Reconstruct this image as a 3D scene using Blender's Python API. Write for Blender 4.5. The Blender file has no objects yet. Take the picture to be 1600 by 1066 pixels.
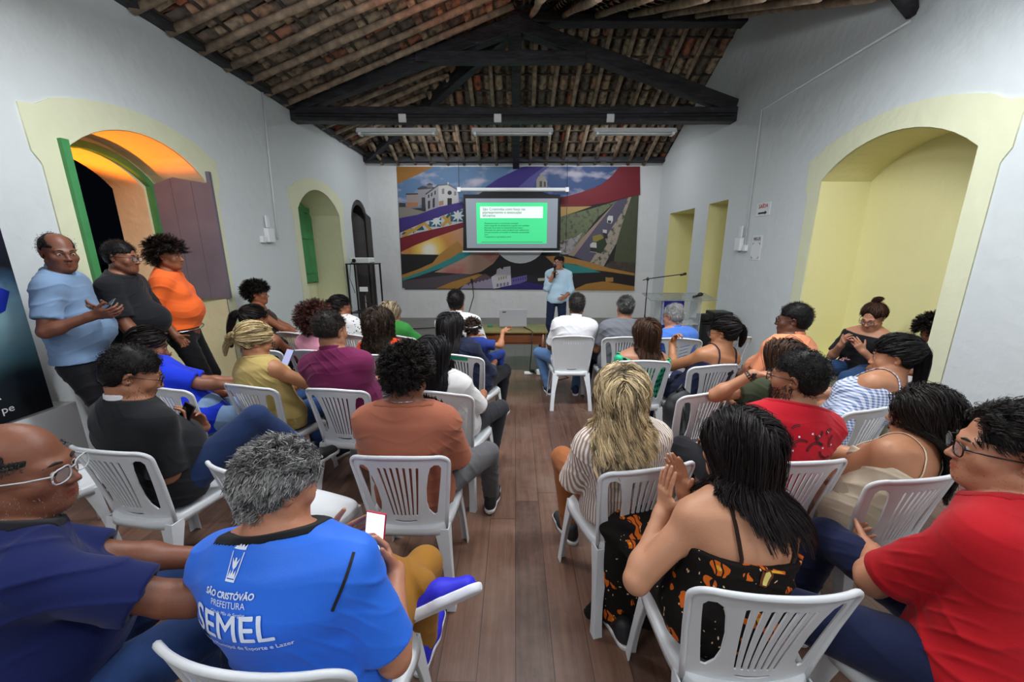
import bpy, bmesh, math, random, time
import numpy as np
from mathutils import Vector, Matrix, Euler
from mathutils.bvhtree import BVHTree
T0=time.time()
SC=bpy.context.scene
COL=SC.collection
R=math.radians
PI=math.pi
# ---------------------------------------------------------------- camera, world, lights, exposure
CAMH=1.75; PITCH=13.4
cd=bpy.data.cameras.new('camera'); cam=bpy.data.objects.new('camera',cd); COL.objects.link(cam)
cam.location=(0,0,CAMH); cam.rotation_euler=(R(90-PITCH),0,0)
cd.sensor_width=36; cd.lens=13.5; cd.shift_x=-5/1600; cd.clip_start=.05; cd.clip_end=200
SC.camera=cam
w=bpy.data.worlds.new('night'); SC.world=w; w.use_nodes=True
w.node_tree.nodes['Background'].inputs[0].default_value=(.004,.005,.009,1); w.node_tree.nodes['Background'].inputs[1].default_value=.3
SC.view_settings.view_transform='Standard'; SC.view_settings.look='None'; SC.view_settings.gamma=1
SC.view_settings.exposure=0.1; SC.view_settings.use_curve_mapping=False
def area(name,loc,rot,sx,sy,power,col=(1,1,1)):
    l=bpy.data.lights.new(name,'AREA'); l.shape='RECTANGLE'; l.size=sx; l.size_y=sy; l.energy=power; l.color=col
    o=bpy.data.objects.new(name,l); COL.objects.link(o); o.location=loc; o.rotation_euler=rot; return o
# unseen tubes put in for brightness, near the camera and behind the tie beam
LIGHTS=[(-1.9,2.7,3.5,60),(0.1,2.7,3.5,66),(2.0,2.7,3.5,60),(-1.6,-.6,3.4,36),(1.8,-.6,3.4,36),(-1.7,8.4,4.2,42),(1.7,8.4,4.2,42)]
for x,y,z,p in LIGHTS:
    area('unseen_tube_light',(x,y,z),(R(12),0,0),1.25,.14,p,(.95,.975,1))
    if y<8: area('unseen_tube_light_up',(x,y,z+.03),(R(180),0,0),1.25,.14,p*.55,(.95,.975,1))
s=bpy.data.lights.new('street_flood','SPOT'); s.energy=520; s.color=(1,.20,.012); s.spot_size=R(52); s.spot_blend=.4; s.shadow_soft_size=.08
so=bpy.data.objects.new('street_flood',s); COL.objects.link(so); so.location=(-5.15,3.45,1.25)
so.rotation_euler=(Vector((-4.0,3.85,2.95))-so.location).to_track_quat('-Z','Y').to_euler()
s2=bpy.data.lights.new('street_flood','SPOT'); s2.energy=90; s2.color=(1,.27,.02); s2.spot_size=R(60); s2.shadow_soft_size=.08
so2=bpy.data.objects.new('street_flood',s2); COL.objects.link(so2); so2.location=(-5.2,7.0,1.3)
so2.rotation_euler=(Vector((-4.2,7.3,2.7))-so2.location).to_track_quat('-Z','Y').to_euler()
# ---------------------------------------------------------------- helpers
def srgb(c):
    if isinstance(c,str):
        c=c.lstrip('#'); c=tuple(int(c[i:i+2],16)/255 for i in (0,2,4))
    return tuple((v/12.92 if v<=.04045 else ((v+.055)/1.055)**2.4) for v in c)+(1,)
MATS={}
def mat(name,col,rough=.6,metal=0,bump=0,bscale=60,var=0,vscale=4,spec=.5,sheen=0,alpha=1,emit=0,trans=0,sss=0,coords='Object'):
    if name in MATS: return MATS[name]
    m=bpy.data.materials.new(name); MATS[name]=m; m.use_nodes=True
    nt=m.node_tree; b=nt.nodes['Principled BSDF']; c=srgb(col)
    b.inputs['Base Color'].default_value=c; b.inputs['Roughness'].default_value=rough; b.inputs['Metallic'].default_value=metal
    b.inputs['Specular IOR Level'].default_value=spec
    if sheen: b.inputs['Sheen Weight'].default_value=sheen
    if alpha<1: b.inputs['Alpha'].default_value=alpha
    if trans: b.inputs['Transmission Weight'].default_value=trans
    if sss:
        b.inputs['Subsurface Weight'].default_value=sss; b.inputs['Subsurface Radius'].default_value=(.012,.005,.003); b.inputs['Subsurface Scale'].default_value=1
    if emit: b.inputs['Emission Color'].default_value=c; b.inputs['Emission Strength'].default_value=emit
    tc=nt.nodes.new('ShaderNodeTexCoord')
    if bump:
        n=nt.nodes.new('ShaderNodeTexNoise'); n.inputs['Scale'].default_value=bscale; n.inputs['Detail'].default_value=4
        nt.links.new(tc.outputs[coords],n.inputs['Vector'])
        bu=nt.nodes.new('ShaderNodeBump'); bu.inputs['Strength'].default_value=bump; bu.inputs['Distance'].default_value=.01
        nt.links.new(n.outputs['Fac'],bu.inputs['Height']); nt.links.new(bu.outputs[0],b.inputs['Normal'])
    if var:
        n=nt.nodes.new('ShaderNodeTexNoise'); n.inputs['Scale'].default_value=vscale; n.inputs['Detail'].default_value=5
        nt.links.new(tc.outputs[coords],n.inputs['Vector'])
        h=nt.nodes.new('ShaderNodeMapRange'); h.inputs[1].default_value=.3; h.inputs[2].default_value=.7; h.inputs[3].default_value=1-var; h.inputs[4].default_value=1+var*.6
        nt.links.new(n.outputs['Fac'],h.inputs[0])
        hs=nt.nodes.new('ShaderNodeHueSaturation'); hs.inputs['Color'].default_value=c; nt.links.new(h.outputs[0],hs.inputs['Value'])
        nt.links.new(hs.outputs[0],b.inputs['Base Color'])
    return m
def N(nt,typ,**kw):
    n=nt.nodes.new('ShaderNode'+typ)
    for k,v in kw.items():
        if k in ('operation','blend_type','data_type','noise_dimensions','wave_type','bands_direction','wave_profile','feature','interpolation','attribute_name','layer_name'): setattr(n,k,v)
    return n
def math_(nt,op,a,b=None,clamp=False):
    n=nt.nodes.new('ShaderNodeMath'); n.operation=op; n.use_clamp=clamp
    for i,v in enumerate((a,b)):
        if v is None: continue
        if isinstance(v,(int,float)): n.inputs[i].default_value=v
        else: nt.links.new(v,n.inputs[i])
    return n.outputs[0]
def mixc(nt,fac,a,b,mode='MIX'):
    n=nt.nodes.new('ShaderNodeMix'); n.data_type='RGBA'; n.blend_type=mode
    for i,v in ((0,fac),(6,a),(7,b)):
        if isinstance(v,(int,float)): n.inputs[i].default_value=v
        elif isinstance(v,tuple): n.inputs[i].default_value=v
        else: nt.links.new(v,n.inputs[i])
    return n.outputs[2]
def link(o,parent=None):
    COL.objects.link(o)
    if parent is not None: o.parent=parent
    return o
def meta(o,label=None,cat=None,group=None,kind=None):
    if label: o['label']=label
    if cat: o['category']=cat
    if group: o['group']=group
    if kind: o['kind']=kind
    return o
def empty(name,loc=(0,0,0),rz=0,label=None,cat=None,group=None):
    o=bpy.data.objects.new(name,None); COL.objects.link(o); o.location=loc; o.rotation_euler=(0,0,rz); o.empty_display_size=.1
    return meta(o,label,cat,group)
def npmesh(name,V,Fq,mats,parent=None,smooth=True,mi=None,attr=None):
    me=bpy.data.meshes.new(name); V=np.asarray(V,np.float32)
    if isinstance(Fq,np.ndarray):
        n,k=Fq.shape
        me.vertices.add(len(V)); me.vertices.foreach_set('co',V.ravel())
        me.loops.add(n*k); me.loops.foreach_set('vertex_index',Fq.astype(np.int32).ravel())
        me.polygons.add(n); me.polygons.foreach_set('loop_start',np.arange(0,n*k,k,dtype=np.int32)); me.polygons.foreach_set('loop_total',np.full(n,k,np.int32))
    else: me.from_pydata(V.tolist(),[],Fq)
    for m in (mats if isinstance(mats,(list,tuple)) else [mats]): me.materials.append(m)
    if mi is not None: me.polygons.foreach_set('material_index',np.asarray(mi,np.int32))
    if smooth: me.polygons.foreach_set('use_smooth',np.ones(len(me.polygons),bool))
    me.update(calc_edges=True)
    if attr is not None:
        for an,av in attr.items():
            a=me.attributes.new(an,'FLOAT','POINT'); a.data.foreach_set('value',np.asarray(av,np.float32))
    o=bpy.data.objects.new(name,me); link(o,parent); return o
class MB:
    """collects boxes, tubes, lathes and prisms into one mesh"""
    def __init__(s): s.bm=bmesh.new(); s.mi=0
    def _m(s,fs):
        for f in fs: f.material_index=s.mi
    def box(s,c,d,rot=None,bev=0):
        M=Matrix.Translation(Vector(c))
        if rot is not None: M=M@(rot if isinstance(rot,Matrix) else Euler(rot).to_matrix()).to_4x4()
        r=bmesh.ops.create_cube(s.bm,size=1,matrix=M@Matrix.Diagonal((d[0],d[1],d[2],1)))
        fs=set(f for v in r['verts'] for f in v.link_faces); s._m(fs)
        if bev:
            es=list(set(e for v in r['verts'] for e in v.link_edges))
            q=bmesh.ops.bevel(s.bm,geom=es,offset=bev,segments=2,affect='EDGES',profile=.5); s._m(q['faces'])
        return s
    def b2(s,a,b,bev=0):
        return s.box([(a[i]+b[i])/2 for i in range(3)],[abs(b[i]-a[i]) for i in range(3)],bev=bev)
    def tube(s,pts,rad,n=10,cap=True):
        pts=[Vector(p) for p in pts]
        if not isinstance(rad,(list,tuple)): rad=[rad]*len(pts)
        rings=[]; up=None
        for i,p in enumerate(pts):
            t=(pts[min(i+1,len(pts)-1)]-pts[max(i-1,0)]).normalized()
            if up is None: up=Vector((0,0,1)) if abs(t.z)<.9 else Vector((1,0,0))
            a=t.cross(up).normalized(); b=a.cross(t).normalized(); up=b
            rings.append([s.bm.verts.new(p+(a*math.cos(2*PI*k/n)+b*math.sin(2*PI*k/n))*rad[i]) for k in range(n)])
        fs=[]
        for r0,r1 in zip(rings,rings[1:]):
            for k in range(n):
                f=s.bm.faces.new((r0[k],r0[(k+1)%n],r1[(k+1)%n],r1[k])); f.smooth=True; fs.append(f)
        if cap: fs+= [s.bm.faces.new(rings[0][::-1]),s.bm.faces.new(rings[-1])]
        s._m(fs); return s
    def lathe(s,prof,c=(0,0,0),n=24,M=None):
        M=M or Matrix.Translation(Vector(c)); rings=[]; fs=[]
        for r,z in prof: rings.append([s.bm.verts.new(M@Vector((r*math.cos(2*PI*k/n),r*math.sin(2*PI*k/n),z))) for k in range(n)])
        for r0,r1 in zip(rings,rings[1:]):
            for k in range(n): f=s.bm.faces.new((r0[k],r0[(k+1)%n],r1[(k+1)%n],r1[k])); f.smooth=True; fs.append(f)
        fs+=[s.bm.faces.new(rings[0][::-1]),s.bm.faces.new(rings[-1])]; s._m(fs); return s
    def prism(s,poly,M,d):
        """2-D outline in the M frame's xy, thickness d along its z"""
        a=[s.bm.verts.new(M@Vector((x,y,0))) for x,y in poly]; b=[s.bm.verts.new(M@Vector((x,y,d))) for x,y in poly]
        fs=[s.bm.faces.new(a[::-1]),s.bm.faces.new(b)]; k=len(poly)
        fs+=[s.bm.faces.new((a[i],a[(i+1)%k],b[(i+1)%k],b[i])) for i in range(k)]; s._m(fs); return s
    def sphere(s,c,r,u=16,v=10,sc=(1,1,1)):
        q=bmesh.ops.create_uvsphere(s.bm,u_segments=u,v_segments=v,radius=r,matrix=Matrix.Translation(Vector(c))@Matrix.Diagonal((*sc,1)))
        fs=set(f for x in q['verts'] for f in x.link_faces)
        for f in fs: f.smooth=True
        s._m(fs); return s
    def build(s,name,mats,parent=None,smooth=False):
        bmesh.ops.recalc_face_normals(s.bm,faces=s.bm.faces)
        me=bpy.data.meshes.new(name); s.bm.to_mesh(me); s.bm.free()
        for m in (mats if isinstance(mats,(list,tuple)) else [mats]): me.materials.append(m)
        o=bpy.data.objects.new(name,me); return link(o,parent)
def framemat(o,x,y):
    x=Vector(x).normalized(); y=Vector(y); z=x.cross(y).normalized(); y=z.cross(x).normalized()
    return Matrix((( x.x,y.x,z.x,o[0]),(x.y,y.y,z.y,o[1]),(x.z,y.z,z.z,o[2]),(0,0,0,1)))
def holes_mesh(outer,holes,th,bev=0):
    """flat plate with holes, returned as a mesh in the xy plane, thickness 2*th"""
    cu=bpy.data.curves.new('tmp','CURVE'); cu.dimensions='2D'; cu.fill_mode='BOTH'; cu.extrude=th; cu.bevel_depth=bev; cu.bevel_resolution=1
    for pl in [outer]+holes:
        sp=cu.splines.new('POLY'); sp.points.add(len(pl)-1)
        for p,q in zip(sp.points,pl): p.co=(q[0],q[1],0,1)
        sp.use_cyclic_u=True
    o=bpy.data.objects.new('tmp',cu); COL.objects.link(o)
    bpy.context.view_layer.update()
    me=bpy.data.meshes.new_from_object(o.evaluated_get(bpy.context.evaluated_depsgraph_get()))
    bpy.data.objects.remove(o); bpy.data.curves.remove(cu); return me
def text_mesh(txt,size,th=.0005,align='CENTER',bold=0,shear=0,spacing=1):
    cu=bpy.data.curves.new('tmp','FONT'); cu.body=txt; cu.size=size; cu.extrude=th; cu.align_x=align; cu.offset=bold; cu.shear=shear; cu.space_character=spacing; cu.resolution_u=3
    o=bpy.data.objects.new('tmp',cu); COL.objects.link(o); bpy.context.view_layer.update()
    me=bpy.data.meshes.new_from_object(o.evaluated_get(bpy.context.evaluated_depsgraph_get()))
    bpy.data.objects.remove(o); bpy.data.curves.remove(cu); return me
def put_text(name,txt,size,M,m,parent=None,**kw):
    me=text_mesh(txt,size,**kw); me.transform(M); me.materials.clear(); me.materials.append(m)
    o=bpy.data.objects.new(name,me); return link(o,parent)
# ---------------------------------------------------------------- room materials
def wall_mat(name,col,stain,k=.25):
    m=bpy.data.materials.new(name); m.use_nodes=True; nt=m.node_tree; b=nt.nodes['Principled BSDF']; b.inputs['Roughness'].default_value=.75
    g=N(nt,'NewGeometry'); n=N(nt,'TexNoise'); n.inputs['Scale'].default_value=1.3; n.inputs['Detail'].default_value=8; n.inputs['Roughness'].default_value=.65
    nt.links.new(g.outputs['Position'],n.inputs['Vector'])
    f=math_(nt,'MULTIPLY',math_(nt,'SUBTRACT',n.outputs['Fac'],.5,True),k*4,True)
    c=mixc(nt,f,srgb(col),srgb(stain)); nt.links.new(c,b.inputs['Base Color'])
    n2=N(nt,'TexNoise'); n2.inputs['Scale'].default_value=7; n2.inputs['Detail'].default_value=6; nt.links.new(g.outputs['Position'],n2.inputs['Vector'])
    bu=N(nt,'Bump'); bu.inputs['Strength'].default_value=.35; bu.inputs['Distance'].default_value=.03; nt.links.new(n2.outputs['Fac'],bu.inputs['Height']); nt.links.new(bu.outputs[0],b.inputs['Normal'])
    MATS[name]=m; return m
Mwall=wall_mat('white_plaster','#cdd3d5','#c0c5c6',.22)
Mback=wall_mat('back_plaster','#d8d9da','#bdb8aa',.25)
Mcream=wall_mat('cream_paint','#dedcb8','#d3cfa2',.2)
Myel=wall_mat('yellow_paint','#e6e0a8','#dcd596',.2)
Mtrim=wall_mat('trim_paint','#d6d8ba','#cfd0ad',.2)
Mbeam=mat('black_beam','#1c1c20',.55,bump=.8,bscale=14,var=.5,vscale=9)
def wood_beam():
    m=bpy.data.materials.new('tarred_beam'); m.use_nodes=True; nt=m.node_tree; b=nt.nodes['Principled BSDF']; b.inputs['Roughness'].default_value=.6
    g=N(nt,'NewGeometry'); mp=N(nt,'Mapping'); mp.inputs['Scale'].default_value=(3,9,14); nt.links.new(g.outputs['Position'],mp.inputs[0])
    n=N(nt,'TexNoise'); n.inputs['Scale'].default_value=1.2; n.inputs['Detail'].default_value=9; n.inputs['Roughness'].default_value=.7; nt.links.new(mp.outputs[0],n.inputs['Vector'])
    r=N(nt,'ValToRGB'); e=r.color_ramp.elements; e[0].position=.35; e[0].color=srgb('#0e0e12'); e[1].position=.66; e[1].color=srgb('#36343a')
    x=e.new(.74); x.color=srgb('#8a8378'); nt.links.new(n.outputs['Fac'],r.inputs[0]); nt.links.new(r.outputs[0],b.inputs['Base Color'])
    bu=N(nt,'Bump'); bu.inputs['Strength'].default_value=.7; bu.inputs['Distance'].default_value=.02; nt.links.new(n.outputs['Fac'],bu.inputs['Height']); nt.links.new(bu.outputs[0],b.inputs['Normal'])
    return m
Mbeam=wood_beam()
def pole_mat(name,a,bc):
    m=bpy.data.materials.new(name); m.use_nodes=True; nt=m.node_tree; b=nt.nodes['Principled BSDF']; b.inputs['Roughness'].default_value=.8
    g=N(nt,'NewGeometry'); n=N(nt,'TexNoise'); n.inputs['Scale'].default_value=9; n.inputs['Detail'].default_value=8; nt.links.new(g.outputs['Position'],n.inputs['Vector'])
    r=N(nt,'ValToRGB'); e=r.color_ramp.elements; e[0].position=.3; e[0].color=srgb(a); e[1].position=.7; e[1].color=srgb(bc)
    nt.links.new(n.outputs['Fac'],r.inputs[0]); nt.links.new(r.outputs[0],b.inputs['Base Color'])
    bu=N(nt,'Bump'); bu.inputs['Strength'].default_value=.6; bu.inputs['Distance'].default_value=.02; nt.links.new(n.outputs['Fac'],bu.inputs['Height']); nt.links.new(bu.outputs[0],b.inputs['Normal'])
    return m
Mpole=pole_mat('pole_wood','#6b5c4e','#b09a82')
Mbatten=pole_mat('batten_wood','#2a2520','#544a40')
def tile_mat():
    m=bpy.data.materials.new('clay_tile'); m.use_nodes=True; nt=m.node_tree; b=nt.nodes['Principled BSDF']; b.inputs['Roughness'].default_value=.85
    a=N(nt,'Attribute'); a.attribute_name='tint'
    r=N(nt,'ValToRGB'); e=r.color_ramp.elements; r.color_ramp.interpolation='LINEAR'
    e[0].position=0; e[0].color=srgb('#6b5f55'); e[1].position=1; e[1].color=srgb('#b0583c')
    for p,c in ((.3,'#95826c'),(.55,'#b3a083'),(.85,'#a5795e')): x=e.new(p); x.color=srgb(c)
    nt.links.new(a.outputs['Fac'],r.inputs[0])
    g=N(nt,'NewGeometry'); n=N(nt,'TexNoise'); n.inputs['Scale'].default_value=12; n.inputs['Detail'].default_value=7; nt.links.new(g.outputs['Position'],n.inputs['Vector'])
    f=math_(nt,'MULTIPLY',math_(nt,'SUBTRACT',n.outputs['Fac'],.42,True),3.5,True)
    nt.links.new(mixc(nt,f,r.outputs[0],srgb('#3b3430')),b.inputs['Base Color'])
    return m
Mtile=tile_mat()
def floor_mat():
    m=bpy.data.materials.new('floor_boards'); m.use_nodes=True; nt=m.node_tree; b=nt.nodes['Principled BSDF']
    g=N(nt,'NewGeometry'); sx=N(nt,'SeparateXYZ'); nt.links.new(g.outputs['Position'],sx.inputs[0])
    W=.165
    xs=math_(nt,'DIVIDE',sx.outputs[0],W); idx=math_(nt,'FLOOR',xs); fr=math_(nt,'FRACT',xs)
    wn=N(nt,'TexWhiteNoise'); wn.noise_dimensions='1D'; nt.links.new(idx,wn.inputs['W'])
    seg=math_(nt,'FLOOR',math_(nt,'ADD',math_(nt,'DIVIDE',sx.outputs[1],2.6),math_(nt,'MULTIPLY',wn.outputs['Value'],7)))
    wn2=N(nt,'TexWhiteNoise'); wn2.noise_dimensions='1D'; nt.links.new(math_(nt,'ADD',math_(nt,'MULTIPLY',idx,13.7),seg),wn2.inputs['W'])
    frs=math_(nt,'FRACT',math_(nt,'ADD',math_(nt,'DIVIDE',sx.outputs[1],2.6),math_(nt,'MULTIPLY',wn.outputs['Value'],7)))
    gap=math_(nt,'MAXIMUM',math_(nt,'LESS_THAN',fr,.02),math_(nt,'LESS_THAN',frs,.0018))
    mp=N(nt,'Mapping'); mp.inputs['Scale'].default_value=(26,1.6,1); nt.links.new(g.outputs['Position'],mp.inputs[0])
    n=N(nt,'TexNoise'); n.inputs['Scale'].default_value=1.4; n.inputs['Detail'].default_value=9; n.inputs['Roughness'].default_value=.65; nt.links.new(mp.outputs[0],n.inputs['Vector'])
    n3=N(nt,'TexNoise'); n3.inputs['Scale'].default_value=1.1; n3.inputs['Detail'].default_value=7; n3.inputs['Roughness'].default_value=.7; nt.links.new(g.outputs['Position'],n3.inputs['Vector'])
    r=N(nt,'ValToRGB'); e=r.color_ramp.elements; e[0].position=.2; e[0].color=srgb('#3a2822'); e[1].position=.85; e[1].color=srgb('#86634f'); x=e.new(.5); x.color=srgb('#634639')
    v=math_(nt,'ADD',math_(nt,'MULTIPLY',n.outputs['Fac'],.7),math_(nt,'MULTIPLY',wn2.outputs['Value'],.28)); nt.links.new(v,r.inputs[0])
    dust=math_(nt,'MULTIPLY',math_(nt,'SUBTRACT',n3.outputs['Fac'],.45,True),2.2,True)
    c=mixc(nt,dust,r.outputs[0],srgb('#8a7568'))
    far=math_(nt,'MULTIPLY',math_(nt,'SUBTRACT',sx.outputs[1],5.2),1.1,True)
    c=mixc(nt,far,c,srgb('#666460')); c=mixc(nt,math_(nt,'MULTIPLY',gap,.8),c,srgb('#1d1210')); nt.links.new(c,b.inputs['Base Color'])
    nt.links.new(math_(nt,'ADD',math_(nt,'MULTIPLY',n3.outputs['Fac'],.35),.22),b.inputs['Roughness'])
    bu=N(nt,'Bump'); bu.inputs['Strength'].default_value=.35; bu.inputs['Distance'].default_value=.01
    nt.links.new(math_(nt,'SUBTRACT',math_(nt,'MULTIPLY',n.outputs['Fac'],.5),gap),bu.inputs['Height']); nt.links.new(bu.outputs[0],b.inputs['Normal'])
    return m
# ---------------------------------------------------------------- room shell
XL,XR,YB,YF=-3.6,3.55,10.0,-1.3
WT=.95   # outer wall thickness
def struct(o): o['kind']='structure'; return o
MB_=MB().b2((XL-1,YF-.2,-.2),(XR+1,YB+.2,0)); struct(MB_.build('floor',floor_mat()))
def arch_pts(y0,y1,zs,zt,n=14,bottom=0.):
    """opening outline (y,z): up one side, segmental arch, down the other"""
    w=(y1-y0)/2; h=zt-zs; r=(w*w+h*h)/(2*h); cy=(y0+y1)/2; cz=zt-r; a=math.asin(min(1,w/r))
    pts=[(y0,bottom)]
    for i in range(n+1):
        t=-a+2*a*i/n; pts.append((cy+r*math.sin(t),cz+r*math.cos(t)))
    pts.append((y1,bottom)); return pts
WIN1=arch_pts(3.31,4.78,2.5,2.83); WIN2=arch_pts(6.68,8.22,2.42,2.8); DOOR1=arch_pts(8.83,9.8,2.45,2.86)
NICHE=arch_pts(3.2,4.76,2.52,2.83,bottom=.42); SL1=[(6.75,.1),(6.75,2.56),(7.42,2.56),(7.42,.1)]; SL2=[(7.98,.1),(7.98,2.55),(9.24,2.55),(9.24,.1)]
def wall_plate(name,outer,holes,X,th,side,m):
    """wall in the YZ plane with openings; X is the room-side face"""
    me=holes_mesh(outer,holes,th/2)
    M=Matrix(((0,0,1,X+side*th/2),(1,0,0,0),(0,1,0,0),(0,0,0,1))); me.transform(M); me.flip_normals() if M.determinant()<0 else None
    me.materials.clear(); me.materials.append(m)
    o=bpy.data.objects.new(name,me); link(o); return struct(o)
def eps(h): return [(y,max(z,.02)) for y,z in h]
wall_plate('wall_left',[(YF,0),(YB,0),(YB,4.0),(YF,4.0)],[eps(WIN1),eps(WIN2),eps(DOOR1)],XL,.6,-1,Mwall)
# outer leaf of the left wall: parapets under the windows, the window openings themselves
o1=arch_pts(3.42,4.62,2.42,2.7,bottom=1.12); o2=arch_pts(6.8,8.1,2.35,2.66,bottom=1.08)
wall_plate('wall_outer_left',[(YF,0),(YB,0),(YB,4.0),(YF,4.0)],[o1,o2],XL-.6,.35,-1,Mcream)
# right wall rises with the roof
wall_plate('wall_right',[(YF,0),(YB,0),(YB,3.78),(6.9,5.3),(4.0,3.98),(YF,3.98)],[NICHE,SL1,SL2],XR,.58,1,Mwall)
struct(MB().b2((XR+.58,YF,0),(XR+.7,YB,4.2)).build('wall_outer_right',Myel))
struct(MB().b2((XL-.95,YB,0),(XR+.7,YB+.2,3.86)).build('wall_back',Mback))
struct(MB().b2((XL-.95,YF-.2,0),(XR+.7,YF,4.6)).build('wall_front',Mwall))
# cream lining of reveals (thin skins just inside the openings)
def lining(name,pts,X0,X1,m,open_bottom=False,off=.004):
    cy=sum(p[0] for p in pts)/len(pts); cz=sum(p[1] for p in pts)/len(pts)
    V=[];F=[]
    n=len(pts)
    for X in (X0,X1):
        for y,z in pts: V.append((X,y-off*np.sign(y-cy),z-(off if z>cz else -off)))
    for y,z in pts: V.append((X0,y+.03*np.sign(y-cy),z+(.03 if z>cz else -.03)*(0 if z<.2 else 1)))
    for y,z in pts: V.append((X1,y+.03*np.sign(y-cy),z+(.03 if z>cz else -.03)*(0 if z<.2 else 1)))
    rng=range(n-1) if open_bottom else range(n)
    for i in rng:
        j=(i+1)%n; F.append((i,j,n+j,n+i))
    return struct(npmesh(name,V,F,m,smooth=False))
lining('trim_1',WIN1,XL+.001,XL-.6,Mcream,True); lining('trim_2',WIN2,XL+.001,XL-.6,Mcream,True)
lining('trim_3',NICHE,XR-.001,XR+.58,Myel); lining('trim_4',SL1,XR-.001,XR+.58,Myel); lining('trim_5',SL2,XR-.001,XR+.58,Myel)
# painted bands round the openings with ears at the arch springing
def band(name,y0,y1,zs,zt,hole,X,side,bottom,ear=.05,earz=.42):
    outer=[(y0+ear,bottom),(y0+ear,zs-earz),(y0+ear*.8,zs-earz+.03),(y0,zs-earz+.1),(y0-.01,zs+.0)]
    a=arch_pts(y0+.22,y1-.22,zs+.10,zt,12)[1:-1]
    outer+= [(y0+.1,zs+.02)]+a+[(y1-.1,zs+.02)]
    outer+=[(y1+.01,zs),(y1,zs-earz+.1),(y1-ear*.8,zs-earz+.03),(y1-ear,zs-earz),(y1-ear,bottom)]
    if min(p[1] for p in hole)<=bottom+.01:
        h=list(hole); ring=outer+[(h[-1][0],bottom)]+[p for p in h[::-1][1:-1]]+[(h[0][0],bottom)]
        me=holes_mesh(ring,[],.006)
    else: me=holes_mesh(outer,[hole],.006)
    me.transform(Matrix(((0,0,1,X+side*.006),(1,0,0,0),(0,1,0,0),(0,0,0,1)))); me.materials.clear(); me.materials.append(Mtrim)
    o=bpy.data.objects.new(name,me); link(o); return struct(o)
band('trim_6',3.1,4.97,2.79,3.02,eps(WIN1),XL,1,.02); band('trim_7',6.47,8.42,2.72,2.98,eps(WIN2),XL,1,.02)
band('trim_8',2.98,4.98,2.78,3.03,NICHE,XR,-1,.02)
# ---------------------------------------------------------------- roof: clay tiles on poles and battens
PK=(0.0,6.9,5.28)
def slope(name,P0,U,D,nu,nd,fu,keep=None,tw=.2,tl=.34):
    """tiled slope; P0 corner at eave, U unit vector along the eave, D unit vector up the slope"""
    P0=np.array(P0,float); U=np.array(U,float); D=np.array(D,float); Nn=np.cross(U,D); Nn/=np.linalg.norm(Nn)
    if Nn[2]<0: Nn=-Nn
    V=[];Fq=[];T=[];rs=np.random.RandomState(len(name)*7+nu)
    seg=6
    for i in range(nu):
        for j in range(nd):
            for kind in (0,1):   # 0: channel tile (hangs down), 1: cover tile
                cu=(i+ (0 if kind==0 else .5))*tw; tint=rs.rand()**1.9; sh=(rs.rand(3)-.5)*.02
                c=P0+U*(cu+tw/2)+D*(j*tl)
                if keep is not None and not keep(c+D*tl*.5): continue
                b=len(V)
                for e,(dd,rr) in enumerate(((-.04,1.06),(tl,.9))):
                    for k in range(seg+1):
                        a=PI*k/seg; x=math.cos(a)*tw*.36*rr; h=math.sin(a)*tw*.30*rr
                        h=-h if kind==0 else h*1.0+.01
                        lift=(.02 if e==0 else -.005)
                        if kind==0: lift=-lift
                        p=c+U*(x+sh[0])+D*(dd+sh[1])+Nn*(h+.07+lift); V.append(p); T.append(tint)
                for k in range(seg): Fq.append((b+k,b+k+1,b+seg+2+k,b+seg+1+k))
    # dark underlay closing the gaps
    o=npmesh(name,V,np.array(Fq),Mtile,attr={'tint':T}); return struct(o)
rise=math.atan2(5.28-3.98,3.6); dl=math.hypot(3.6,1.3)
hipk=lambda p: True
# left slope: z = 3.98+ (X+3.6)*.361 ; back slope: z = 3.8+ (10-Y)*.4774
def backz(y): return 3.80+(10-y)*.4774
def leftz(x): return 3.98+(x+3.6)*.3611
mL=Vector((3.6,0,1.3)).normalized(); mB=Vector((0,-3.1,1.48)).normalized()
slope('ceiling_left',(XL-.3,YF,leftz(XL-.3)),(0,1,0),mL,int(11.4/.2),12,0,keep=lambda p: p[0]<.1 and leftz(p[0])<backz(p[1])+.10)
slope('ceiling_back',(XL-.2,YB+.25,backz(YB+.25)),(1,0,0),mB,37,11,0,keep=lambda p: p[0]<XR+.1 and p[1]>6.85 and (backz(p[1])<leftz(p[0])+.10 or p[0]>0))
mF=Vector((0,2.9,1.3)).normalized()
slope('ceiling_front',(-.05,3.7,5.28-(6.9-3.7)*.448),(1,0,0),mF,18,11,0,keep=lambda p: p[1]<6.9)
def roofboard(name,pts):
    return struct(npmesh(name,[(x,y,z+.2) for x,y,z in pts],[tuple(range(len(pts)))],Mbeam,smooth=False))
roofboard('ceiling_deck_1',[(XL-.9,YF,leftz(XL-.9)),(0,YF,5.28),(0,6.9,5.28),(XL-.9,11,leftz(XL-.9))])
roofboard('ceiling_deck_2',[(XL-.9,11,backz(11)),(0,6.9,5.28),(XR+.7,6.9,5.28),(XR+.7,11,backz(11))])
roofboard('ceiling_deck_3',[(0,6.9,5.28),(XR+.7,6.9,5.28),(XR+.7,4.0,3.98),(0,4.0,3.98)])
struct(npmesh('ceiling_deck_4',[(0,YF,4.2),(XR+.7,YF,4.2),(XR+.7,4.1,4.2),(0,4.1,4.2)],[(0,1,2,3)],Mwall,smooth=False))
struct(npmesh('ceiling_deck_5',[(0,YF,4.15),(0,4.0,4.15),(0,6.9,5.45),(0,YF,5.55)],[(0,1,2,3)],Mbeam,smooth=False))
rnd=random.Random(5)
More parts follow.
